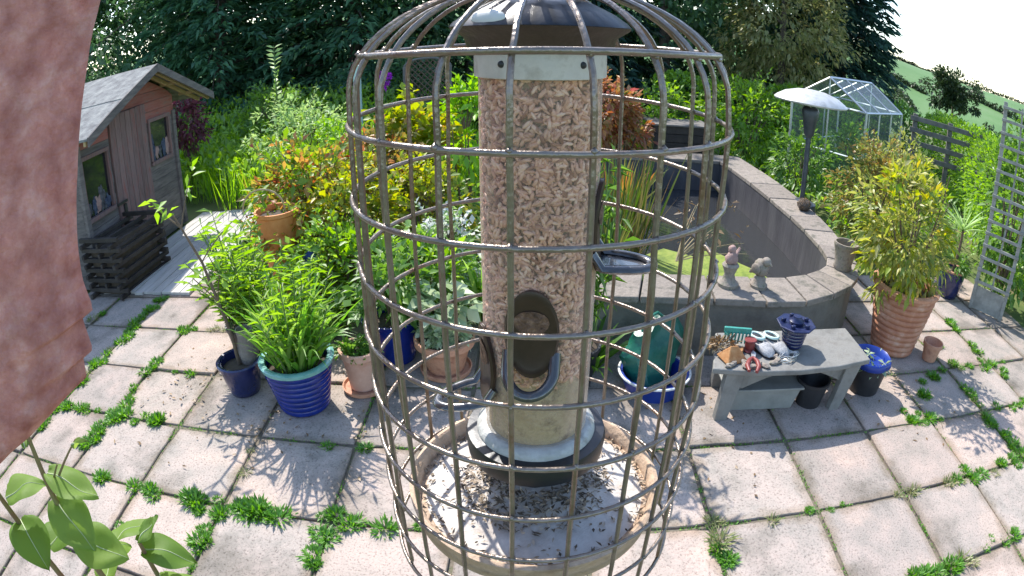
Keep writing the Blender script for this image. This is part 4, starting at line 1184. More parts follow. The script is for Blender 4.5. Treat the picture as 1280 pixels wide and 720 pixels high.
# under the bench
t = thing('trough_planter', 'pale grey rectangular trough planter under the bench', 'planter', (1.50, 2.80, 0), R(-3))
mb = MB(); mb.box((0, 0, .075), (.50, .18, .15), taper=.86); mb.build('body', 'trough_plastic', t, bevel=.008)
mb = MB(); mb.box((0, 0, .158), (.53, .21, .016)); mb.build('rim', 'trough_plastic', t, bevel=.004)
t = thing('plant_pot', 'empty black round plant pot under the bench', 'pot', (1.86, 2.76, 0))
mb = MB(); mb.lathe([(.085, 0), (.11, .16), (.12, .165), (.12, .185), (.108, .185), (.095, .1), (.001, .02)], 28); mb.build('pot', 'dark_plastic', t, True)
t = thing('bucket', 'dark bucket lined with a blue bag beside the bench', 'bucket', (2.38, 2.86, 0))
mb = MB(); mb.lathe([(.12, 0), (.15, .22), (.158, .225), (.158, .24), (.14, .24), (.12, .1), (.001, .05)], 30); mb.build('body', 'dark_plastic', t, True)
mb = MB(); mb.lathe([(.156, .205), (.163, .225), (.160, .248), (.15, .255), (.135, .24), (.12, .2)], 40, wob=lambda a, z: 1 + .06 * mnoise.noise(Vector((math.cos(a) * 3, math.sin(a) * 3, z * 15)))); mb.build('liner_bag', 'blue_plastic', t, True)
np_obj('weed_leaves', *cloud(120, (0, 0, .2), (.11, .11, .05), 20, .04, .05, .03), 'lf_silver', t)

# green sack in blue tub
t = thing('blue_tub', 'wide shallow blue tub with pale rim left of the bench', 'tub', (.86, 3.02, 0))
mb = MB(); mb.lathe([(.17, 0), (.215, .12), (.22, .13), (.2, .13), (.16, .03), (.001, .02)], 40); mb.build('body', 'blue_plastic', t, True)
mb = MB(); mb.tube([(.222 * math.cos(a), .222 * math.sin(a), .132) for a in np.linspace(0, 6.283, 41)[:-1]], .008, 7, True); mb.build('rim', 'white_paint', t, True)
t = thing('green_sack', 'crumpled green plastic sack standing in the blue tub', 'sack', (.83, 3.06, .03), R(20))
vs = []; K, n = 12, 24
for i in range(K):
    s = i / (K - 1)
    for q in range(n):
        a = 2 * math.pi * q / n
        sq = 1 / max(abs(math.cos(a)), abs(math.sin(a))) ** .55
        rx = (.15 + .03 * s) * sq * (1 - .25 * max(0, s - .7) / .3); ry = .11 * sq * (1 - .7 * s)
        p = Vector((rx * math.cos(a) + .06 * s, ry * math.sin(a) + .06 * s, .36 * s + .05 * s * math.cos(a)))
        p += Vector((mnoise.noise(p * 9), mnoise.noise(p * 9 + Vector((5, 0, 0))), mnoise.noise(p * 9 + Vector((0, 7, 0))))) * .05 + Vector((mnoise.noise(p * 26), mnoise.noise(p * 26 + Vector((5, 0, 0))), 0)) * .018
        vs.append(p)
fs = [tuple(range(n - 1, -1, -1)), tuple((K - 1) * n + q for q in range(n))]
for i in range(K - 1):
    for q in range(n): fs.append((i * n + q, i * n + (q + 1) % n, (i + 1) * n + (q + 1) % n, (i + 1) * n + q))
mb = MB(); mb.add(vs, fs); mb.build('sack', 'green_plastic', t, True)
mb = MB(); mb.tube([(-.08, 0, .36), (-.03, .03, .43), (.05, .05, .44), (.12, .05, .38)], .010, 7); mb.build('handle', 'green_plastic', t, True)

# ------------------------------------------------------------------ big terracotta pot and shrub, small pots
t = potted('potted_shrub', 'large ribbed terracotta pot with tall yellow green shrub beside the pond', 'potted plant', (2.98, 3.36, 0),
           ribbed(.185, .285, .53, 11, .012, .03), 'terracotta_wet', [(.283, .515), (.305, .52), (.31, .545), (.295, .555), (.262, .55), (.26, .51)], 'terracotta', .25, .46, n=56)
t.rotation_euler = (0, 0, 0)
tips = [(.3 * math.cos(a) * k, .3 * math.sin(a) * k, z) for a, k, z in ((0, 1, 1.2), (1, .8, 1.35), (2, .9, 1.3), (3, 1.2, 1.2), (4, .9, 1.1), (5, .7, 1.45), (2.6, .3, 1.5))]
mb = branches(MB(), (0, 0, .45), tips, .014, .004, 6); mb.build('stem', 'stem_brown', t, True)
np_obj('foliage', *merge(cloud(1500, (-.17, 0, 1.0), (.36, .38, .52), 46, .10, .075, .028, drop=.1), cloud(300, (-.26, -.05, .85), (.28, .3, .34), 16, .08, .08, .03), cloud(200, (.06, -.05, .70), (.24, .22, .18), 12, .08, .08, .03)), 'lf_golden', t)
np_obj('young_leaves', *cloud(700, (-.16, -.03, .97), (.38, .38, .5), 30, .10, .08, .03, drop=.1), 'lf_yellow', t)
t = thing('plant_pot', 'small empty terracotta pot at the foot of the large ribbed pot', 'pot', (3.27, 3.13, 0))
mb = MB(); mb.lathe([(.065, 0), (.085, .12), (.095, .122), (.096, .155), (.086, .155), (.075, .12), (.001, .05)], 28); mb.build('pot', 'terracotta', t, True)
t = potted('potted_palm', 'dark blue glazed pot with spiky pale green palm by the trellis', 'potted plant', (4.44, 4.26, 0),
           ribbed(.11, .15, .30, 1, .018, .02), 'navy_glaze', [(.148, .285), (.16, .288), (.163, .305), (.152, .312), (.135, .305), (.135, .28)], 'terracotta', .135, .26)
mb = MB(); mb.tube([(0, 0, .26), (.01, .02, .5), (.02, .02, .72)], [.02, .018, .014], 8); mb.build('stem', 'stem_brown', t, True)
n = 46
D = rng.normal(0, 1, (n, 3)); D[:, 2] = np.abs(D[:, 2]) * .8 + .15
np_obj('foliage', *straps(np.tile([[.02, .02, .72]], (n, 1)), D, .34, .022, 5, .5), 'lf_pale', t)
np_obj('trailing_leaves', *cloud(260, (0, 0, .36), (.16, .16, .12), 18, .06, .07, .03), 'lf_mid', t)

# trellis ladder
t = thing('trellis', 'tall weathered timber trellis ladder standing by the dark blue pot', 'trellis', (4.72, 3.82, 0), math.atan2(3.66 - 3.98, 4.84 - 4.60))
w2 = .20
for s in (-1, 1):
    mb = MB(); mb.box((s * w2, 0, 1.06), (.045, .035, 2.12)); mb.build('stile', 'trellis_wood', t, bevel=.004)
mb = MB(); mb.box((.0, .012, 1.18), (.022, .02, 1.85)); mb.build('stile', 'trellis_wood', t)
for k in range(15):
    mb = MB(); mb.box((0, -.024, .30 + k * .126), (.46, .02, .030)); mb.build('rung', 'trellis_wood', t, bevel=.003)
mb = MB(); mb.box((0, 0.005, .13), (.36, .02, .24)); mb.build('foot_board', 'trellis_wood', t)
shrub('climber', 'leafy climber growing up behind the timber trellis', (5.15, 4.05, 0), (0, 0, .95), (.35, .42, .92), 'lf_mid', 2200, 90, .13, .08, .045, cat='climber')

# ------------------------------------------------------------------ patio heater
t = thing('patio_heater', 'patio heater with white domed reflector on dark pole behind the pond', 'patio heater', (3.19, 5.80, 0))
mb = MB(); mb.lathe([(.20, 0), (.21, .02), (.20, .30), (.17, .42), (.06, .46), (.001, .46)], 28); mb.build('base', 'pole_dark', t, True)
mb = MB(); mb.tube([(0, 0, .45), (0, 0, 1.18)], .03, 14); mb.build('pole', 'pole_dark', t, True)
mb = MB(); mb.lathe([(.035, 1.16), (.06, 1.20), (.085, 1.36), (.105, 1.46), (.08, 1.50), (.001, 1.50)], 24); mb.build('burner', 'pole_dark', t, True)
mb = MB(); mb.lathe([(.40, 1.545), (.425, 1.55), (.43, 1.565), (.40, 1.592), (.31, 1.645), (.17, 1.685), (.001, 1.70)], 48); mb.lathe([(.40, 1.545), (.27, 1.61), (.12, 1.65), (.001, 1.66)], 48)
mb.build('reflector', 'alu_dull', t, True)
for k in range(3):
    a = k * 2.094
    mb = MB(); mb.tube([(.07 * math.cos(a), .07 * math.sin(a), 1.49), (.12 * math.cos(a), .12 * math.sin(a), 1.665)], .006, 6); mb.build('bracket', 'steel', t)

# ------------------------------------------------------------------ greenhouse
gh = thing('greenhouse', 'small aluminium framed greenhouse with glass panes behind the patio heater', 'greenhouse', (4.55, 7.70, 0), R(-55))
GW, GD, GE, GR = 1.3, 1.9, 1.40, 1.80
def bar(p0, p1, r=.018, nm='frame_bar'):
    mb = MB(); mb.tube([p0, p1], r, 4); return mb.build(nm, 'alu', gh)
hx = GW / 2
for yy in (0, GD):
    bar((-hx, yy, 0), (-hx, yy, GE), .022); bar((hx, yy, 0), (hx, yy, GE), .022)
    bar((-hx, yy, GE), (0, yy, GR)); bar((hx, yy, GE), (0, yy, GR)); bar((-hx, yy, GE), (hx, yy, GE)); bar((-hx, yy, .7), (hx, yy, .7), .014); bar((-hx, yy, .05), (hx, yy, .05))
    bar((0, yy, .05), (0, yy, GR), .014)
bar((0, 0, GR), (0, GD, GR), .022)
for s in (-1, 1):
    bar((s * hx, 0, GE), (s * hx, GD, GE)); bar((s * hx, 0, .05), (s * hx, GD, .05)); bar((s * hx, 0, .7), (s * hx, GD, .7), .012)
    for k in (1, 2):
        yy = GD * k / 3
        bar((s * hx, yy, 0.05), (s * hx, yy, GE), .014); bar((s * hx, yy, GE), (0, yy, GR), .014)
def pane(q):
    mb = MB(); mb.add(q, [(0, 1, 2, 3)] if len(q) == 4 else [(0, 1, 2)]); mb.build('pane', 'greenhouse_glass', gh)
for yy in (0.003, GD - .003):
    for (xa, xb) in ((-hx, 0), (0, hx)):
        pane([(xa, yy, .06), (xb, yy, .06), (xb, yy, .69), (xa, yy, .69)]); pane([(xa, yy, .71), (xb, yy, .71), (xb, yy, GE), (xa, yy, GE)])
    pane([(-hx, yy, GE), (0, yy, GE), (0, yy, GR)]); pane([(0, yy, GE), (hx, yy, GE), (0, yy, GR)])
for s in (-1, 1):
    for k in range(3):
        ya, yb = GD * k / 3, GD * (k + 1) / 3
        pane([(s * hx, ya, .06), (s * hx, yb, .06), (s * hx, yb, .69), (s * hx, ya, .69)]); pane([(s * hx, ya, .71), (s * hx, yb, .71), (s * hx, yb, GE), (s * hx, ya, GE)])
        pane([(s * hx, ya, GE), (s * hx, yb, GE), (0, yb, GR), (0, ya, GR)])
shrub('tomato_plants', 'leafy plants growing inside the greenhouse', (5.35, 8.25, 0), (0, 0, .55), (.42, .5, .5), 'lf_mid', 1500, 50, .13, .09, .04, cat='plants')

# rail fence right of greenhouse
t = thing('rail_fence', 'weathered timber rail fence running beyond the greenhouse', 'fence', (7.25, 7.68, 0), math.atan2(7.1 - 8.1, 7.5 - 5.9))
for s in (-.7, 0.0, .7):
    mb = MB(); mb.box((s, .03, .74), (.09, .07, 1.48)); mb.build('post', 'rail_wood', t, bevel=.005)
for z in (.75, .98, 1.20, 1.40):
    mb = MB(); mb.box((0, -.025, z), (1.6, .03, .085)); mb.build('rail', 'rail_wood', t, bevel=.004)

# hedge along the right
def hedge(name, label, pts, h, th, mat, n, L=.085, W=.045, cat='hedge'):
    t = thing(name, label, cat, (pts[0][0], pts[0][1], 0))
    P = []; D = []
    seg = np.array(pts, float); dl = np.linalg.norm(np.diff(seg, axis=0), axis=1); cum = np.concatenate([[0], np.cumsum(dl)])
    u = rng.random(n) * cum[-1]
    xy = np.stack([np.interp(u, cum, seg[:, k]) for k in (0, 1)], 1)
    a = rng.random(n) * 2 * math.pi
    lump = np.array([mnoise.noise(Vector((p[0] * 1.6, p[1] * 1.6, 0))) for p in xy])
    lump2 = np.array([mnoise.noise(Vector((p[0] * 4.5, p[1] * 4.5, aa * 1.3))) for p, aa in zip(xy, a)])
    hh = h * (1 + .16 * lump); q = .72 + .28 * rng.random(n) ** .5 + .16 * lump2
    zc = hh * .5
    ox = np.cos(a) * th * q; z = zc + np.sin(a) * zc * np.clip(q, 0, 1.1)
    tdir = np.stack([np.interp(u, cum[:-1], np.diff(seg, axis=0)[:, k] / dl) for k in (0, 1)], 1)
    nn = np.stack([-tdir[:, 1], tdir[:, 0]], 1)
    P = np.stack([xy[:, 0] + nn[:, 0] * ox, xy[:, 1] + nn[:, 1] * ox, np.maximum(z, .02)], 1)
    D = np.stack([nn[:, 0] * np.cos(a), nn[:, 1] * np.cos(a), np.sin(a) + .3], 1) + rng.normal(0, .55, (n, 3))
    P -= np.array([pts[0][0], pts[0][1], 0])
    np_obj('foliage', *leaves(P, D, L * (.6 + .7 * rng.random(n)), W * (.7 + .6 * rng.random(n))), mat, t)
    mb = MB()
    for i in range(len(pts) * 2 - 1):
        s = i / (len(pts) * 2 - 2) * cum[-1]
        x, y = np.interp(s, cum, seg[:, 0]) - pts[0][0], np.interp(s, cum, seg[:, 1]) - pts[0][1]
        branches(MB(), (x, y, 0), [(x + .1, y + .1, h * .7), (x - .15, y, h * .6)], .025, .008, 5).build('stem', 'bark', t)
    return t
hedge('hedge', 'tall bright green hedge behind the potted palm and trellis', [(8.7, 9.8), (7.9, 7.2), (6.5, 5.2), (6.0, 3.6), (6.0, 2.4)], 1.45, .55, 'lf_bright', 15000)
hedge('hedge', 'lower dark leaved hedge beyond the rail fence', [(6.5, 13.2), (8.9, 11.2), (11.0, 9.0)], 1.35, .8, 'lf_mid', 7000, .13, .07)
hedge('hedge', 'sunlit leafy hedge behind the greenhouse', [(2.9, 12.2), (5.0, 11.6), (7.2, 10.8)], 1.25, .6, 'lf_bright', 7000, .12, .06)

# ------------------------------------------------------------------ trees
def trunk_mesh(h, r, lean=(0, 0), limbs=6, spread=1.5, h0=.35):
    mb = MB()
    path = [(lean[0] * s * s, lean[1] * s * s, h * s - .1) for s in (0, .1, .3, .5, .75, 1)]
    mb.tube(path, [r * 1.4, r * 1.05, r * .9, r * .7, r * .4, r * .12], 10)
    for k in range(limbs):
        a = k * 2.4; s = h0 + (.9 - h0) * k / limbs
        b = (lean[0] * s * s, lean[1] * s * s, h * s)
        q = spread * (1.1 - s * .6)
        branches(mb, b, [(b[0] + q * math.cos(a), b[1] + q * math.sin(a), b[2] + q * .45)], r * .4, r * .08, 6)
    return mb
def broad_tree(name, label, loc, h, rad, mat, n, L=.16, W=.09, low=.1, clumps=90, rc=.5, r=.16, cat='tree', group=None, **kw):
    t = thing(name, label, cat, loc, random.uniform(0, 6), group)
    trunk_mesh(h * .9, r, (random.uniform(-.2, .2), 0), 8, rad * .8).build('trunk', 'bark', t, True)
    c = (0, 0, h * (.5 + low / 2)); rz = h * (.5 - low / 2)
    np_obj('crown', *cloud(n, c, (rad, rad, rz), clumps, rc, L, W, **kw), mat, t)
    return t
def conifer(name, label, loc, h, rad, mat, n_br=150, spr=26, L=.22, W=.07, low=.0, r=.18, power=.8):
    t = thing(name, label, 'tree', loc, random.uniform(0, 6))
    mb = MB(); mb.tube([(0, 0, -.1), (0, 0, h * .5), (0, 0, h)], [r * 1.3, r * .7, .02], 10)
    PP = []; DD = []
    for k in range(n_br):
        s = (k + random.random()) / n_br
        z = h * (low + (1 - low) * s ** 1.15) * .985
        ln = rad * (1 - (z / h)) ** power * random.uniform(.75, 1.12) + .12
        a = k * 2.39996 + random.uniform(-.3, .3)
        sag = random.uniform(.05, .22)
        e = np.array([math.cos(a), math.sin(a), 0])
        if k % 3 == 0: mb.tube([(0, 0, z), tuple(e * ln * .5 + [0, 0, z + .05 * ln]), tuple(e * ln * .95 + [0, 0, z - sag * ln * .8])], [.035, .022, .006], 4)
        u = np.linspace(.12, 1, spr) ** .8
        sd_ = np.array([-e[1], e[0], 0])
        for q in u:
            for s2 in (-1, 1):
                PP.append(e * ln * q + [0, 0, z + .2 * ln * q * (1 - q) - sag * ln * q * q] + rng.normal(0, .03, 3) + sd_ * s2 * rng.random() * ln * .26 * (1.1 - q))
                DD.append(e * (.5 + q * .4) + sd_ * s2 * (.9 - .5 * q) + [0, 0, -.12] + rng.normal(0, .2, 3))
    mb.build('trunk', 'bark', t, True)
    n = len(PP)
    np_obj('crown', *leaves(np.array(PP), np.array(DD), L * (.7 + .6 * rng.random(n)), W * (.7 + .6 * rng.random(n)), droop=.25), mat, t)
    return t

broad_tree('dark_tree', 'dark purple shaded tree behind the shed roof', (-12.2, 13.2, 0), 8.5, 3.2, 'lf_dark', 9000, .2, .12, .05, 110, .6)
conifer('conifer', 'spreading dark cypress right behind the shed gable', (-7.6, 14.6, 0), 9.5, 3.3, 'lf_conifer', 330, 30, .28, .10)
conifer('conifer', 'wide dark cypress between meadow and lattice arch', (-4.0, 15.4, 0), 10.5, 3.4, 'lf_conifer', 340, 30, .28, .10)
broad_tree('dark_tree', 'dark leafy tree overhanging the lattice panel', (-1.0, 15.6, 0), 9, 2.9, 'lf_dark', 9000, .18, .10, .04, 120, .55)
conifer('conifer', 'dark cypress hidden behind the feeder tube', (1.5, 16.2, 0), 10, 3.0, 'lf_darkblue', 300, 28, .28, .10)
broad_tree('dark_tree', 'shaded leafy tree behind the acer and timber box', (4.0, 15.6, 0), 9, 2.8, 'lf_dark', 9000, .18, .10, .04, 120, .55)
broad_tree('golden_tree', 'golden green bushy tree beside the blue cypress', (6.1, 12.7, 0), 6.2, 1.75, 'lf_olive', 15000, .13, .06, .0, 260, .32, .1, shell=.35)
conifer('conifer', 'feathery blue green cypress standing against the sky', (9.0, 14.7, 0), 9.5, 2.0, 'lf_darkblue', 380, 26, .28, .09, power=.5)
broad_tree('background_tree', 'tall dark tree filling the gap behind the shed conifers', (-9.5, 19.5, 0), 10, 3.6, 'lf_dark', 6000, .28, .16, .03, 100, .7)
broad_tree('background_tree', 'tall dark tree far behind the pale blue post', (-3.0, 20, 0), 11, 3.8, 'lf_dark', 6000, .28, .16, .03, 100, .7)
broad_tree('background_tree', 'tall dark tree far behind the seed tube', (2.8, 20, 0), 11, 3.6, 'lf_dark', 6000, .28, .16, .03, 100, .7)
broad_tree('background_tree', 'tall dark tree behind the golden green tree', (7.6, 18.2, 0), 10, 2.8, 'lf_dark', 6000, .26, .15, .03, 100, .7)
broad_tree('background_tree', 'tall dark tree at the edge beside the pink pier', (-16.5, 16, 0), 10, 3.8, 'lf_dark', 6000, .28, .16, .03, 100, .7)

hedge('evergreen_hedge', 'tall dense dark evergreen screen behind the garden trees', [(-24, 15.5), (-14, 17.2), (-7, 17.6), (0, 17.8), (5.5, 17.2), (9.6, 16.4)], 5.2, .9, 'lf_dark', 34000, .30, .17)

# far tree, small trees and hedgerows on the hill
def far_tree(label, azd, r, top, rad, low=.35, n=2200, L=.55):
    z0 = tz(azd, r)
    h = top - z0
    x, y = r * math.sin(R(azd)), r * math.cos(R(azd))
    t = thing('field_tree', label, 'tree', (x, y, z0))
    trunk_mesh(h * .85, .2, (0, 0), 7, rad, .3).build('trunk', 'bark', t)
    np_obj('crown', *cloud(n, (0, 0, h * (.5 + low / 2)), (rad, rad, h * (.5 - low / 2)), 34, rad * .3, L, L * .55, bottom=-.5, shell=.35), 'lf_far', t)
far_tree('broad dark tree standing alone before the green hill', 43.4, 58, 4.2, 2.9, .3, 6000, .36)
far_tree('small dark tree on the field beside the broad tree', 37.2, 70, .55, 1.5, .2, 900, .4)
far_tree('low rounded tree below the hill near the trellis', 47.6, 62, -.6, 1.8, .2, 1000, .45)
def hedgerow(label, a, rr_, h, wd, n, L):
    aa = np.linspace(0, 1, n)
    azs = np.interp(aa, np.linspace(0, 1, len(a)), a) ; rs_ = np.interp(aa, np.linspace(0, 1, len(rr_)), rr_)
    azs = azs + rng.normal(0, .02, n)
    z = terrain(azs, rs_)
    x, y = rs_ * np.sin(np.radians(azs)), rs_ * np.cos(np.radians(azs))
    hv = h * (.6 + .5 * (np.sin(aa * 60) * np.sin(aa * 23 + 1)))
    P = np.stack([x + rng.normal(0, wd * .4, n), y + rng.normal(0, wd * .4, n), z + np.abs(hv) * rng.random(n)], 1)
    D = rng.normal(0, 1, (n, 3)); D[:, 2] += .4
    c = P.mean(0)
    o = np_obj('hedgerow', *leaves(P - c, D, L, L * .7), 'lf_far'); o.location = c
    tag(o, label, 'hedgerow')
hedgerow('long hedgerow along the skyline of the green hill', [30, 36, 41, 48, 58], [400, 402, 400, 402, 398], 2.4, 2, 2600, 1.6)
hedgerow('straight dark hedgerow crossing the upper hill field', [31, 40.5], [300, 262], 2.4, 1.5, 1300, 1.4)
hedgerow('hedgerow slanting down the hill towards the lone tree', [31.5, 39.5], [330, 215], 2.2, 1.5, 1400, 1.2)
hedgerow('hedgerow on the hill right of the lone tree', [44, 55], [300, 260], 3.5, 2, 1300, 1.5)

# ------------------------------------------------------------------ weeds in the joints
wm = []
for k in range(6):
    n = 80 + 22 * k
    an = rng.random(n) * 6.283; rr = .05 * rng.random(n) ** .6
    P = np.stack([rr * np.cos(an), rr * np.sin(an), np.full(n, -.012) + .02 * rng.random(n)], 1)
    D = np.stack([np.cos(an), np.sin(an), .35 + 1.0 * rng.random(n)], 1) + rng.normal(0, .45, (n, 3))
    if k < 4: VF = straps(P, D, .022 + .036 * rng.random(n), .008 + .007 * rng.random(n), 2, .8)
    else: VF = straps(P[:50], D[:50], .04 + .05 * rng.random(50), .009, 2, 1.4)
    wm.append(np_mesh('weed', *VF, 'lf_weed' if k < 4 else 'lf_weed_dry'))
def weed(i, j, s, dry=False, jit=.03):
    p = gw(i, j)
    o = bpy.data.objects.new('weed_tuft', wm[random.choice((4, 5)) if dry else random.randrange(4)])
    o.location = (p.x + random.gauss(0, jit), p.y + random.gauss(0, jit), 0)
    o.rotation_euler = (0, 0, random.uniform(0, 6.28)); sc = s * .86 * random.uniform(.55, 1.3)
    o.scale = (sc, sc, sc * random.uniform(.7, 1.1))
    link(o)
    if i < -4.5: where = 'in the joint nearest the shed wall'
    elif i < -3.5: where = 'in the long joint leading to the shed deck'
    elif i < -1.6: where = 'in joints between the slatted planter and navy pot'
    elif i < 1.2 and j > .5: where = 'close in front of the blue ribbed pot'
    elif i < 1.2 and j > -.05: where = 'in the joint one slab before the blue ribbed pot'
    elif i < 1.2: where = 'in joints beside the broad leaved plant'
    elif i < 4.6 and j > -.6: where = 'in joints in front of the grey bench'
    elif j < -.6: where = 'in the weedy joint two slabs before the grey bench'
    elif j < .1: where = 'in the joint one slab before the large ribbed pot'
    elif j < 1.6: where = 'in the paving around the large ribbed terracotta pot'
    else: where = 'in the paving at the foot of the timber trellis'
    if dry: tag(o, 'flattened yellowish weed rosette ' + where, 'weed', 'dry weeds ' + where)
    else: tag(o, 'small green weed tuft ' + where, 'weed', 'green weeds ' + where)
def run(i0, j0, i1, j1, n, s, dry=0.0, jit=.025):
    for k in range(n):
        u = (k + random.random()) / n
        weed(i0 + (i1 - i0) * u, j0 + (j1 - j0) * u, s, random.random() < dry, jit)
run(-4, 1.4, -4, 4.2, 22, 1.0, .1); run(-3, 1.0, -3, 1.6, 6, 1.0); run(-3, 1.9, -3, 2.2, 3, 1.0); run(-3, 2.9, -3, 3.1, 3, .8)
run(-3, 0.3, -3, 1.0, 8, .95); run(-3.9, 1, -3.2, 1, 6, .9, .3); run(-2.9, 1, -2.2, 1, 7, 1.0); run(-2.6, 2, -2.4, 2, 2, .7); run(-3, 3, -2.1, 3, 6, .7, .3)
run(-1.5, 0, -.35, 0, 16, 1.15, 0, .035); run(-2.1, 0, -1.7, 0, 3, .9); run(-.1, 0, .45, 0, 5, 1.0); run(-.03, -.05, -.05, -.5, 6, 1.0); run(-1, -.1, -1, -.75, 7, .95)
run(-2.8, 0, -2.2, 0, 2, .8); run(-4, .2, -4, 1.1, 5, .9); run(-.4, 1, .6, 1, 3, .7, .5); run(-1, .9, -1, .4, 2, .6, .9)
run(.6, 0, .7, 0, 1, .6, .5); run(1.0, -.15, 1.05, -.2, 1, .9); run(3.0, 0, 3.0, .05, 2, .8, .6); run(3, -.15, 3, -.5, 5, 1.0, .4); run(3.5, 0, 3.55, 0, 1, .9, 1); run(3.9, 0, 3.95, 0, 1, .7); run(4.1, 0, 4.3, 0, 2, .5, .3)
run(4.9, 0, 5.2, 0, 3, .9, .9); run(5.5, 0, 5.9, 0, 4, .9, .6); run(6, -.15, 6, .1, 3, .9); run(6.1, 0, 7, 0, 6, .9, .2)
run(7, .1, 7, 1.5, 15, .95, .1); run(4.3, -1, 7.6, -1, 22, 1.05, .1, .035); run(5.7, 1, 6.2, 1, 5, .8, .2); run(5.6, 1.15, 6.0, 1.2, 4, .7)
run(6, 1.4, 7.4, 2.6, 8, .9, .3, .07); run(6.9, 2, 8.5, 2, 8, 1.0, .2, .05); run(8, 1.5, 8, 3.4, 8, 1.1, .1, .05); run(7.2, 1, 8.2, 1, 5, .8)
run(4, -1.1, 4, -1.0, 2, .8); run(-2, -.5, -1.9, -.5, 1, .6); run(-5, .8, -5, 3.5, 10, 1.1, .2, .05)

# fine moss and grass seedlings along the joints (too small and too many to count)
PP = []
for k in range(420):
    if random.random() < .5:
        i = random.choice((-5, -4, -4, -4, -3, -3, -2, -1, 0, 3, 4, 5, 6, 7, 7, 8)); j = random.uniform(-1.6, 4.4); along = (0, 1)
    else:
        j = random.choice((-2, -1, -1, 0, 0, 1, 1, 2, 3)); i = random.uniform(-5.5, 8.8); along = (1, 0)
    m_ = random.randrange(8, 34); ln = random.uniform(.04, .3)
    u_ = rng.normal(0, ln, m_)
    for q in u_:
        p = gw(i + along[0] * q + random.gauss(0, .012), j + along[1] * q + random.gauss(0, .012), -.012 + .008 * random.random())
        PP.append(p)
PP = np.array([tuple(p) for p in PP]); n = len(PP)
D = rng.normal(0, .7, (n, 3)); D[:, 2] = .5 + .6 * rng.random(n)
tag(np_obj('joint_moss', *leaves(PP, D, .010 + .016 * rng.random(n), .004 + .005 * rng.random(n)), 'lf_weed'), 'fine moss and seedlings creeping along the paving joints', 'moss', kind='stuff')

# scattered dead leaves and grit on the slabs (too many to count)
n = 190
c_ = np.array([gw(-1.2, 1.2)[:2], gw(-.6, 1.6)[:2], gw(3.2, 1.3)[:2], gw(5.8, 1.5)[:2], gw(-2.2, 1.8)[:2]])
P = np.concatenate([c_[rng.integers(0, 5, n)] + rng.normal(0, .28, (n, 2)), np.full((n, 1), .006)], 1)
D = rng.normal(0, 1, (n, 3)); D[:, 2] = np.abs(D[:, 2]) * .12 + .05
tag(np_obj('leaf_litter', *leaves(P, D, .018 + .03 * rng.random(n), .012 + .008 * rng.random(n), droop=.05), 'lf_dry'), 'scattered dry leaf litter lying on the paving around the pots', 'leaf litter', kind='stuff')

# ------------------------------------------------------------------ broad leaved plant rising at the left
t = thing('broad_leaved_plant', 'broad leaved plant with reddish stems rising below the pink pier', 'plant', (-.98, .60, -.02))
mb = MB()
stems = [[(0, 0, 0), (.02, 0, .7), (.04, -.02, 1.15), (.06, -.03, 1.38), (.05, .0, 1.60)],
         [(-.05, 0, 0), (-.1, -.03, .7), (-.12, -.06, 1.2), (-.12, -.08, 1.38), (-.06, -.12, 1.5)],
         [(.04, .02, 0), (.12, .05, .6), (.16, .06, 1.0), (.18, .05, 1.2)]]
for s in stems: mb.tube(s, [.012, .010, .009, .007, .004], 8) if len(s) == 5 else mb.tube(s, [.011, .009, .008, .005], 8)
branches(mb, (.06, -.03, 1.38), [(.13, -.02, 1.47), (.17, .03, 1.50)], .004, .002)
mb.build('stem', 'stem_red', t, True)
def broad_leaf(base, d, L, W, nrm_, parent):
    """Heart-like leaf blade with a folded midrib and wavy edge; one piece."""
    d = Vector(d).normalized(); nn = Vector(nrm_); s = d.cross(nn).normalized(); nn = s.cross(d)
    K = 14; Q = 10; vs = []; rib = []
    ph = random.uniform(0, 6)
    for i in range(K + 1):
        u = i / K
        wv = W * .5 * (math.sin(math.pi * min(1, u * .93 + .07)) ** .75) * (1.15 - .35 * u)
        c = Vector(base) + d * L * u - nn * L * (.30 * u * u + .05 * math.sin(u * 5 + ph))
        rib.append(c + nn * (.004 * math.sin(u * 9 + ph) + .0004))
        for k in range(Q + 1):
            q = -1 + 2 * k / Q
            vein = .0030 * math.sin((u * 7 - abs(q) * 2.0) * 6.283) * abs(q)
            vs.append(c + s * wv * q + nn * (abs(q) ** 1.3 * wv * .30 - q * q * q * q * wv * .25 + vein + .004 * math.sin(u * 9 + q * 3 + ph)))
    fs = []
    for i in range(K):
        for q in range(Q):
            fs.append((i * (Q + 1) + q, i * (Q + 1) + q + 1, (i + 1) * (Q + 1) + q + 1, (i + 1) * (Q + 1) + q))
    m_ = MB(); m_.add(vs, fs); lf = m_.build('leaf', 'lf_broad', parent, True)
    m_ = MB(); m_.tube(rib, [.0022 - .0018 * i / K for i in range(K + 1)], 5); m_.build('midrib', 'stem_pale', lf, True)
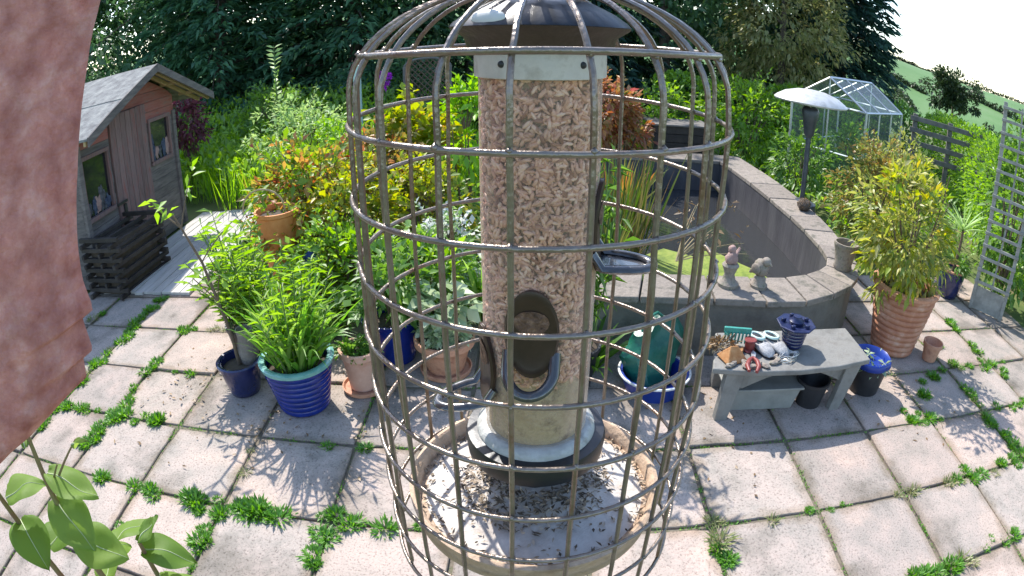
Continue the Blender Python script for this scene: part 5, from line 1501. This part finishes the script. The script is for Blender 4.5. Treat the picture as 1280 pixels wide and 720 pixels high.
for (b, d, L, W) in (((.07, -.02, 1.43), (.7, .2, -.15), .12, .10), ((.05, -.02, 1.36), (.6, -.35, -.3), .13, .11), ((.04, -.02, 1.30), (-.3, .5, -.1), .11, .09),
                     ((.03, -.02, 1.24), (.8, .05, -.1), .14, .11), ((-.11, -.07, 1.36), (.4, .5, .1), .12, .10), ((-.12, -.06, 1.28), (.5, -.3, -.1), .13, .11),
                     ((.02, -.01, 1.15), (.3, .7, -.1), .13, .11), ((.16, .06, 1.16), (.8, .3, -.1), .13, .10), ((.17, .06, 1.08), (.5, -.5, -.1), .14, .11),
                     ((-.1, -.04, 1.18), (.2, .7, .05), .13, .11), ((.14, .06, .98), (.7, .6, -.1), .14, .11), ((.05, -.03, 1.5), (-.3, .4, .5), .05, .03), ((-.08, -.1, 1.47), (.3, .3, .5), .06, .03),
                     ((.16, .02, 1.49), (.6, .1, .4), .05, .02), ((.12, .03, 1.2), (.2, .8, .1), .12, .09), ((.0, .0, 1.05), (-.2, .8, 0), .12, .1), ((.18, .05, 1.2), (.3, .6, .5), .08, .05)):
    broad_leaf(b, d, L * 1.02, W * 1.05, (random.uniform(-.3, .3), random.uniform(-.5, .1), 1), t)

# ------------------------------------------------------------------ pink pier beside the camera
pier = thing('masonry_pier', 'mottled pink rough masonry pier end hanging beside the feeder cage', 'pier', (-.30, .27, 1.84))
edge = [(.085, .42), (.062, .31), (.050, .265), (.038, .21), (.028, .165), (.021, .13), (.018, .10), (.020, .082), (.0195, .076), (.009, .072), (.010, .05), (.0085, .046), (-.001, .042), (-.004, .026), (-.022, .018), (-.05, .006), (-.09, -.006), (-.14, -.02), (-.22, -.03)]
# outline in the plane that runs left-and-towards the viewer, thick away from it
e2 = []
for i in range(len(edge) - 1):
    (xa, za), (xb, zb) = edge[i], edge[i + 1]
    for k in range(4):
        s = k / 4
        jx = .0006 * mnoise.noise(Vector((i + s, 0, 1)) * 2.3); e2.append((xa + (xb - xa) * s + jx, za + (zb - za) * s + jx))
e2.append(edge[-1])
u = Vector((math.cos(R(40)), math.sin(R(40)), 0)); nv = Vector((-math.sin(R(40)), math.cos(R(40)), 0))
K = 14
vs = []
cols_ = len(e2)
for k in range(K + 1):
    s = k / K
    for (x, z) in e2:
        # front face: rows run from the worn edge out to the far left
        xx = x * (1 - s) + (-.34) * s
        zz = z * (1 - s) + (z * .62 + .155) * s if False else z
        p = u * xx + Vector((0, 0, zz))
        ed = 1 - min(1, s * 5)
        p += nv * (ed ** 2 * .035) + nv * .0022 * mnoise.noise(p * 45) + nv * .0012 * mnoise.noise(p * 130)
        vs.append(p)
fs = []
for k in range(K):
    for i in range(cols_ - 1):
        fs.append((k * cols_ + i, k * cols_ + i + 1, (k + 1) * cols_ + i + 1, (k + 1) * cols_ + i))
# return face and back
o0 = len(vs)
for (x, z) in e2:
    vs.append(u * (x - .03) + Vector((0, 0, z)) + nv * .16)
for i in range(cols_ - 1):
    fs.append((i + 1, i, o0 + i, o0 + i + 1))
o1 = len(vs)
for (x, z) in e2:
    vs.append(u * (-.34) + Vector((0, 0, z)) + nv * .16)
for i in range(cols_ - 1):
    fs.append((o0 + i + 1, o0 + i, o1 + i, o1 + i + 1))
mb = MB(); mb.add(vs, fs); mb.build('block', 'pier', pier, True)
m = MATS['pier']; nd, lk = m.node_tree.nodes, m.node_tree.links
vo = nd.new('ShaderNodeTexVoronoi'); vo.inputs['Scale'].default_value = 42; vo.inputs['Randomness'].default_value = 1
tc = nd.new('ShaderNodeTexCoord'); lk.new(tc.outputs['Object'], vo.inputs['Vector'])
rv = ramp(nd, [(.0, (1.12, 1.10, 1.08)), (.45, (1.0, 1.0, 1.0)), (.75, (.80, .76, .76))]); lk.new(vo.outputs['Distance'], rv.inputs[0])
pb = nd['Principled BSDF']; src = pb.inputs['Base Color'].links[0].from_socket
mxp = nd.new('ShaderNodeMix'); mxp.data_type = 'RGBA'; mxp.blend_type = 'MULTIPLY'; mxp.inputs[0].default_value = 1
lk.new(src, mxp.inputs[6]); lk.new(rv.outputs[0], mxp.inputs[7]); lk.new(mxp.outputs[2], pb.inputs['Base Color'])

# ------------------------------------------------------------------ the caged seed feeder
FX, FY = .0158, .3286
fd = thing('bird_feeder', 'seed filled tube bird feeder inside a domed wire squirrel cage', 'bird feeder', (FX, FY, CAM_H - .303))
ZB = .303          # parts are modelled with z = 0 at camera height, then shifted
def fz(z): return z + ZB
def lat(prof, n=48, caps=True): return MB().lathe([(r, fz(z)) for r, z in prof], n, caps=caps)
CR = .1022
WR = .00148
def dome(z):
    return CR if z <= -.03 else CR * math.sqrt(max(0, 1 - ((z + .03) / .056) ** 2))
rings = [-.0093, -.047, -.086, -.1245, -.163, -.2, -.238, -.2745, -.312, -.345]
for k, z in enumerate(rings):
    r = dome(z)
    wob = [random.gauss(0, .0005) for _ in range(4)]
    path = [((r + WR + wob[0] * math.cos(2 * a + k)) * math.cos(a), (r + WR + wob[0] * math.cos(2 * a + k)) * math.sin(a), fz(z * 1.012 + wob[1] * math.cos(a) + wob[2] * math.sin(a) * 1.5)) for a in np.linspace(0, 2 * math.pi, 65)[:-1]]
    MB().tube(path, WR * (1.12 if k == 0 else 1), 8, True).build('cage_ring', 'wire', fd, True)
phis = [11.5, 29.2, 46.5, 64, 81, 97, 112, 128.5, 146.7, 164.5, 182, 200, 218, 236.5, 254, 270, 286, 302, 318, 336.3, 353.5]
base_az = R(2.75)
for k, ph in enumerate(phis):
    # phi is measured round the cage from the side nearest the camera, positive to the right
    a = R(ph)
    dx, dy = math.sin(a) * math.cos(base_az) - math.cos(a) * math.sin(base_az), -math.cos(a) * math.cos(base_az) - math.sin(a) * math.sin(base_az)
    path = []
    for th in np.linspace(math.radians(78), 0, 12):
        z = -.03 + .056 * math.sin(th); r = CR * math.cos(th)
        path.append((r, z))
    jb = random.gauss(0, .0006)
    for z in np.linspace(-.045, -.347, 14):
        path.append((CR + jb * math.sin(z * 40 + k), z))
    MB().tube([(r * dx + random.gauss(0, .0001), r * dy, fz(z)) for r, z in path], WR, 7).build('cage_wire', 'wire', fd, True)
MB().tube([(.0225 * math.cos(a), .0225 * math.sin(a), fz(.0255)) for a in np.linspace(0, 6.2832, 33)[:-1]], .0022, 8, True).build('cage_ring', 'wire', fd, True)
WV = []; WF = []
for z in rings:
    for ph in phis:
        a = R(ph); r = dome(z) + WR * .9
        c = np.array([r * (math.sin(a - base_az)), -r * math.cos(a - base_az), fz(z * 1.012)])
        q = np.array([[1, 0, 0], [-1, 0, 0], [0, 1, 0], [0, -1, 0], [0, 0, 1], [0, 0, -1]]) * WR * random.uniform(1.25, 1.6)
        o_ = 6 * len(WV); WV.append(c + q)
        WF += [(o_ + i, o_ + j, o_ + k) for i, j, k in ((0, 2, 4), (2, 1, 4), (1, 3, 4), (3, 0, 4), (2, 0, 5), (1, 2, 5), (3, 1, 5), (0, 3, 5))]
tag(np_obj('weld_bead', np.concatenate(WV), np.array(WF), 'wire', fd), kind='stuff')
# tube with seed
TR = .0335
lat([(TR, -.247), (TR, -.012)], 64, False).build('seed_tube', 'clear_tube', fd, True)
def kernels(n, rfun, zfun, L=.0105, W=.0042):
    """Low faceted pointed kernels."""
    an = rng.random(n) * 2 * math.pi; r = rfun(n); z = zfun(n)
    C = np.stack([r * np.cos(an), r * np.sin(an), z], 1)
    T = np.stack([-np.sin(an), np.cos(an), np.zeros(n)], 1); U = np.zeros((n, 3)); U[:, 2] = 1
    th = rng.random(n) * math.pi
    d = T * np.cos(th)[:, None] + U * np.sin(th)[:, None] + rng.normal(0, .28, (n, 3)); d = nrm(d)
    s = nrm(np.cross(d, rng.normal(0, 1, (n, 3)))); q = np.cross(s, d)
    l = L * (.75 + .4 * rng.random(n))[:, None]; wv = W * (.75 + .4 * rng.random(n))[:, None]
    k = 5
    V = np.empty((n, 2 + 2 * k, 3))
    V[:, 0] = C - d * l * .5; V[:, 1] = C + d * l * .5
    for i in range(k):
        a = 2 * math.pi * i / k
        o_ = (s * math.cos(a) + q * math.sin(a) * .8) * wv * .5
        V[:, 2 + i] = C - d * l * .22 + o_; V[:, 2 + k + i] = C + d * l * .15 + o_ * 1.05
    F = []
    b = np.arange(n)[:, None] * (2 + 2 * k)
    for i in range(k):
        j = (i + 1) % k
        F += [b + [0, 2 + j, 2 + i], b + [2 + i, 2 + j, 2 + k + j], b + [2 + i, 2 + k + j, 2 + k + i], b + [1, 2 + k + i, 2 + k + j]]
    return V.reshape(-1, 3), np.concatenate(F)
kz = kernels(12500, lambda n: .0290 + .0026 * rng.random(n) - .004 * (rng.random(n) < .35), lambda n: fz(-.024 - .178 * rng.random(n)), .0074, .0025)
o = np_obj('seed', *kz, 'seed', fd); tag(o, kind='stuff')
lat([(.0265, -.026), (.0265, -.19), (.0305, -.20), (.0315, -.2465), (.001, -.2465)], 40).build('seed_core', 'dust', fd, True)
# collar, cap, latch
lat([(TR + .0006, -.026), (TR + .0022, -.0255), (TR + .0022, -.012), (TR + .0006, -.0115)], 64).build('collar', 'collar', fd, True)
for (x, z) in ((-.0205, -.018), (.0195, -.018)):
    yy = -math.sqrt((TR + .0022) ** 2 - x * x)
    m_ = MB(); m_.ball((x, yy, fz(z)), (.0019, .0012, .0019)); m_.build('screw', 'dark_plastic', fd, True)
lat([(.0355, -.0112), (.039, -.0108), (.041, -.004), (.0478, .0005), (.0488, .0022), (.046, .0035)], 64).build('cap_skirt', 'cap_skirt', fd, True)
lat([(.0488, .0024), (.047, .0046), (.040, .0095), (.028, .0155), (.014, .0195), (.001, .021)], 64).build('cap', 'cap_plastic', fd, True)
for (a_, sx) in ((R(233), 1), (R(20), .6)):
    m_ = MB(); m_.ball((0, 0, 0), (.0105, .0026, .0048), n=20, m=10)
    o = m_.build('latch', 'white_paint', fd, True)
    o.location = (.0445 * math.cos(a_), .0445 * math.sin(a_), fz(.0060)); o.rotation_euler = (R(-25), 0, a_ + math.pi / 2); o.scale = (sx, 1, sx)
m_ = MB(); m_.ball((.0185, -.0405, fz(.0022)), (.0016, .0012, .0024), noise=.5); m_.build('chip_mark', 'white_paint', fd, True)
# hanging rod and hook up to a bracket
MB().tube([(0, 0, fz(.019)), (0, 0, fz(.16))], .0025, 8).build('hanger', 'wire', fd, True)
# ports with horseshoe perches
def port(ph, z, L=.036, tilt=0.0, plate=False):
    a = R(ph)
    d = Vector((math.sin(a - base_az), -math.cos(a - base_az), 0)); s = Vector((0, 0, 1)).cross(d)
    def cp(x, y, out):        # a point on the tube wall: x round the wall, y up, out from the wall
        an = x / TR
        dd = d * math.cos(an) + s * math.sin(an)
        return dd * (TR + out) + Vector((0, 0, fz(z + y)))
    # oval surround: ring of quads wrapped on the tube, closed inside with no hollow
    n = 36; vs, fs = [], []
    prof = [(1.0, .0002), (1.0, .0024), (.90, .0032), (.80, .0022), (.5, .0012), (.05, .0010)]
    for (k, ot) in prof:
        for q in range(n):
            an = 2 * math.pi * q / n
            vs.append(cp(.0150 * k * math.cos(an), .0275 * k * math.sin(an), ot))
    for i in range(len(prof) - 1):
        for q in range(n): fs.append((i * n + q, i * n + (q + 1) % n, (i + 1) * n + (q + 1) % n, (i + 1) * n + q))
    m_ = MB(); m_.add(vs, fs); p = m_.build('feeding_port', 'port_dark', fd, True)
    vs = []; fs = []
    for q in range(16):
        an = 2 * math.pi * q / 16
        vs.append(cp(.0095 * math.cos(an), .008 + .0075 * math.sin(an), .0022))
    vs.append(cp(0, .008, .0026))
    fs = [(q, (q + 1) % 16, 16) for q in range(16)]
    m_ = MB(); m_.add(vs, fs); m_.build('painted_opening', 'port_seed_shaded', p, True)  # disc on the plate; its dark seed colour stands for the shaded hole
    if plate:
        vs = [d * (TR + .001) + s * x + Vector((0, 0, fz(z - .0215))) for x in (-.012, .012)]
        vs += [d * (TR + .003 + (L - .007) * math.cos(an)) + s * (.012 * math.sin(an)) + Vector((0, 0, fz(z - .0215 - tilt * math.cos(an) * L))) for an in np.linspace(math.pi / 2, -math.pi / 2, 13)]
        m_ = MB(); m_.add(vs, [tuple(range(len(vs)))]); m_.build('perch_plate', 'perch', p)
    # perch: flat horseshoe that leaves both sides of the port
    path = []
    for an in np.linspace(-math.pi / 2, math.pi / 2, 17):
        path.append(d * (TR + .004 + (L - .006) * math.cos(an)) + s * (.0135 * math.sin(an)) + Vector((0, 0, fz(z - .021 - tilt * math.cos(an) * L))))
    path = [d * (TR - .002) + s * -.0135 + Vector((0, 0, fz(z - .012)))] + path + [d * (TR - .002) + s * .0135 + Vector((0, 0, fz(z - .012)))]
    m_ = MB(); m_.tube(path, .0034, 8, flat=.75); m_.build('perch', 'perch', p, True)
port(-6, -.165, .020, .45)
port(82, -.110, .035, .02, True)
port(-72, -.198, .034, .1)
port(172, -.09, .034, .02)
# base and tray
lat([(TR + .0004, -.2475), (.0360, -.2478), (.0396, -.2505), (.0400, -.2535), (TR, -.2538)], 56).build('flange', 'flange', fd, True)
lat([(.036, -.2532), (.0465, -.2542), (.0478, -.258), (.0465, -.270), (.030, -.274), (.001, -.274)], 56).build('base', 'cap_plastic', fd, True)
lat([(.014, -.2725), (.012, -.29), (.018, -.310), (.001, -.3105)], 24).build('stem', 'cap_plastic', fd, True)
tray = lat([(.001, -.300), (.03, -.301), (.045, -.306), (.056, -.3118), (.072, -.3135), (.083, -.3148), (.0838, -.319), (.06, -.3175), (.001, -.317)], 72).build('tray_floor', 'tray_floor', fd, True)
lat([(.0842, -.3145), (.0862, -.304), (.0885, -.3025), (.0915, -.3035), (.0912, -.3065), (.0885, -.309), (.0882, -.323), (.0842, -.324)], 72).build('tray_rim', 'tray_rim', tray, True)
# spilled husks lying in the tray
def husks(n, rf, zf, L, W):
    an = rng.random(n) * 6.283; r = rf(n, an)
    P = np.stack([r * np.cos(an) + FX, r * np.sin(an) + FY, np.full(n, 0.) + zf(r)], 1)
    D = rng.normal(0, 1, (n, 3)); D[:, 2] = np.abs(D[:, 2]) * .2 + .03
    return leaves(P, D, L * (.6 + .7 * rng.random(n)), W * (.6 + .7 * rng.random(n)), fold=.25, droop=.0)
zt = lambda r: CAM_H + np.interp(r, [0, .03, .045, .056, .072, .083], [-.2995, -.3005, -.3055, -.3112, -.3130, -.3142])
h1 = husks(1400, lambda n, a: .022 + .032 * rng.random(n) ** .8, lambda r: zt(r) + .0025 * rng.random(len(r)), .0055, .0021)
h2 = husks(300, lambda n, a: .077 + .0075 * rng.random(n), lambda r: zt(r) + .0018 * rng.random(len(r)), .0050, .0019)
h3 = husks(180, lambda n, a: .05 + .03 * rng.random(n), lambda r: zt(r) + .0006, .0050, .0019)
tag(np_obj('spilled_seed', *merge(h1, h2, h3), 'husk'), 'spilled seed husks lying in the round feeder tray', 'seed', kind='stuff')
# bracket that carries the feeder, from the pier
br = thing('hanging_bracket', 'dark metal bracket arm above the feeder cage', 'bracket', (FX, FY, CAM_H + .165))
MB().tube([(0, 0, 0), (0, 0, .03), (-.05, -.01, .05), (-.32, -.03, .05)], .006, 8).build('arm', 'pole_dark', br, True)
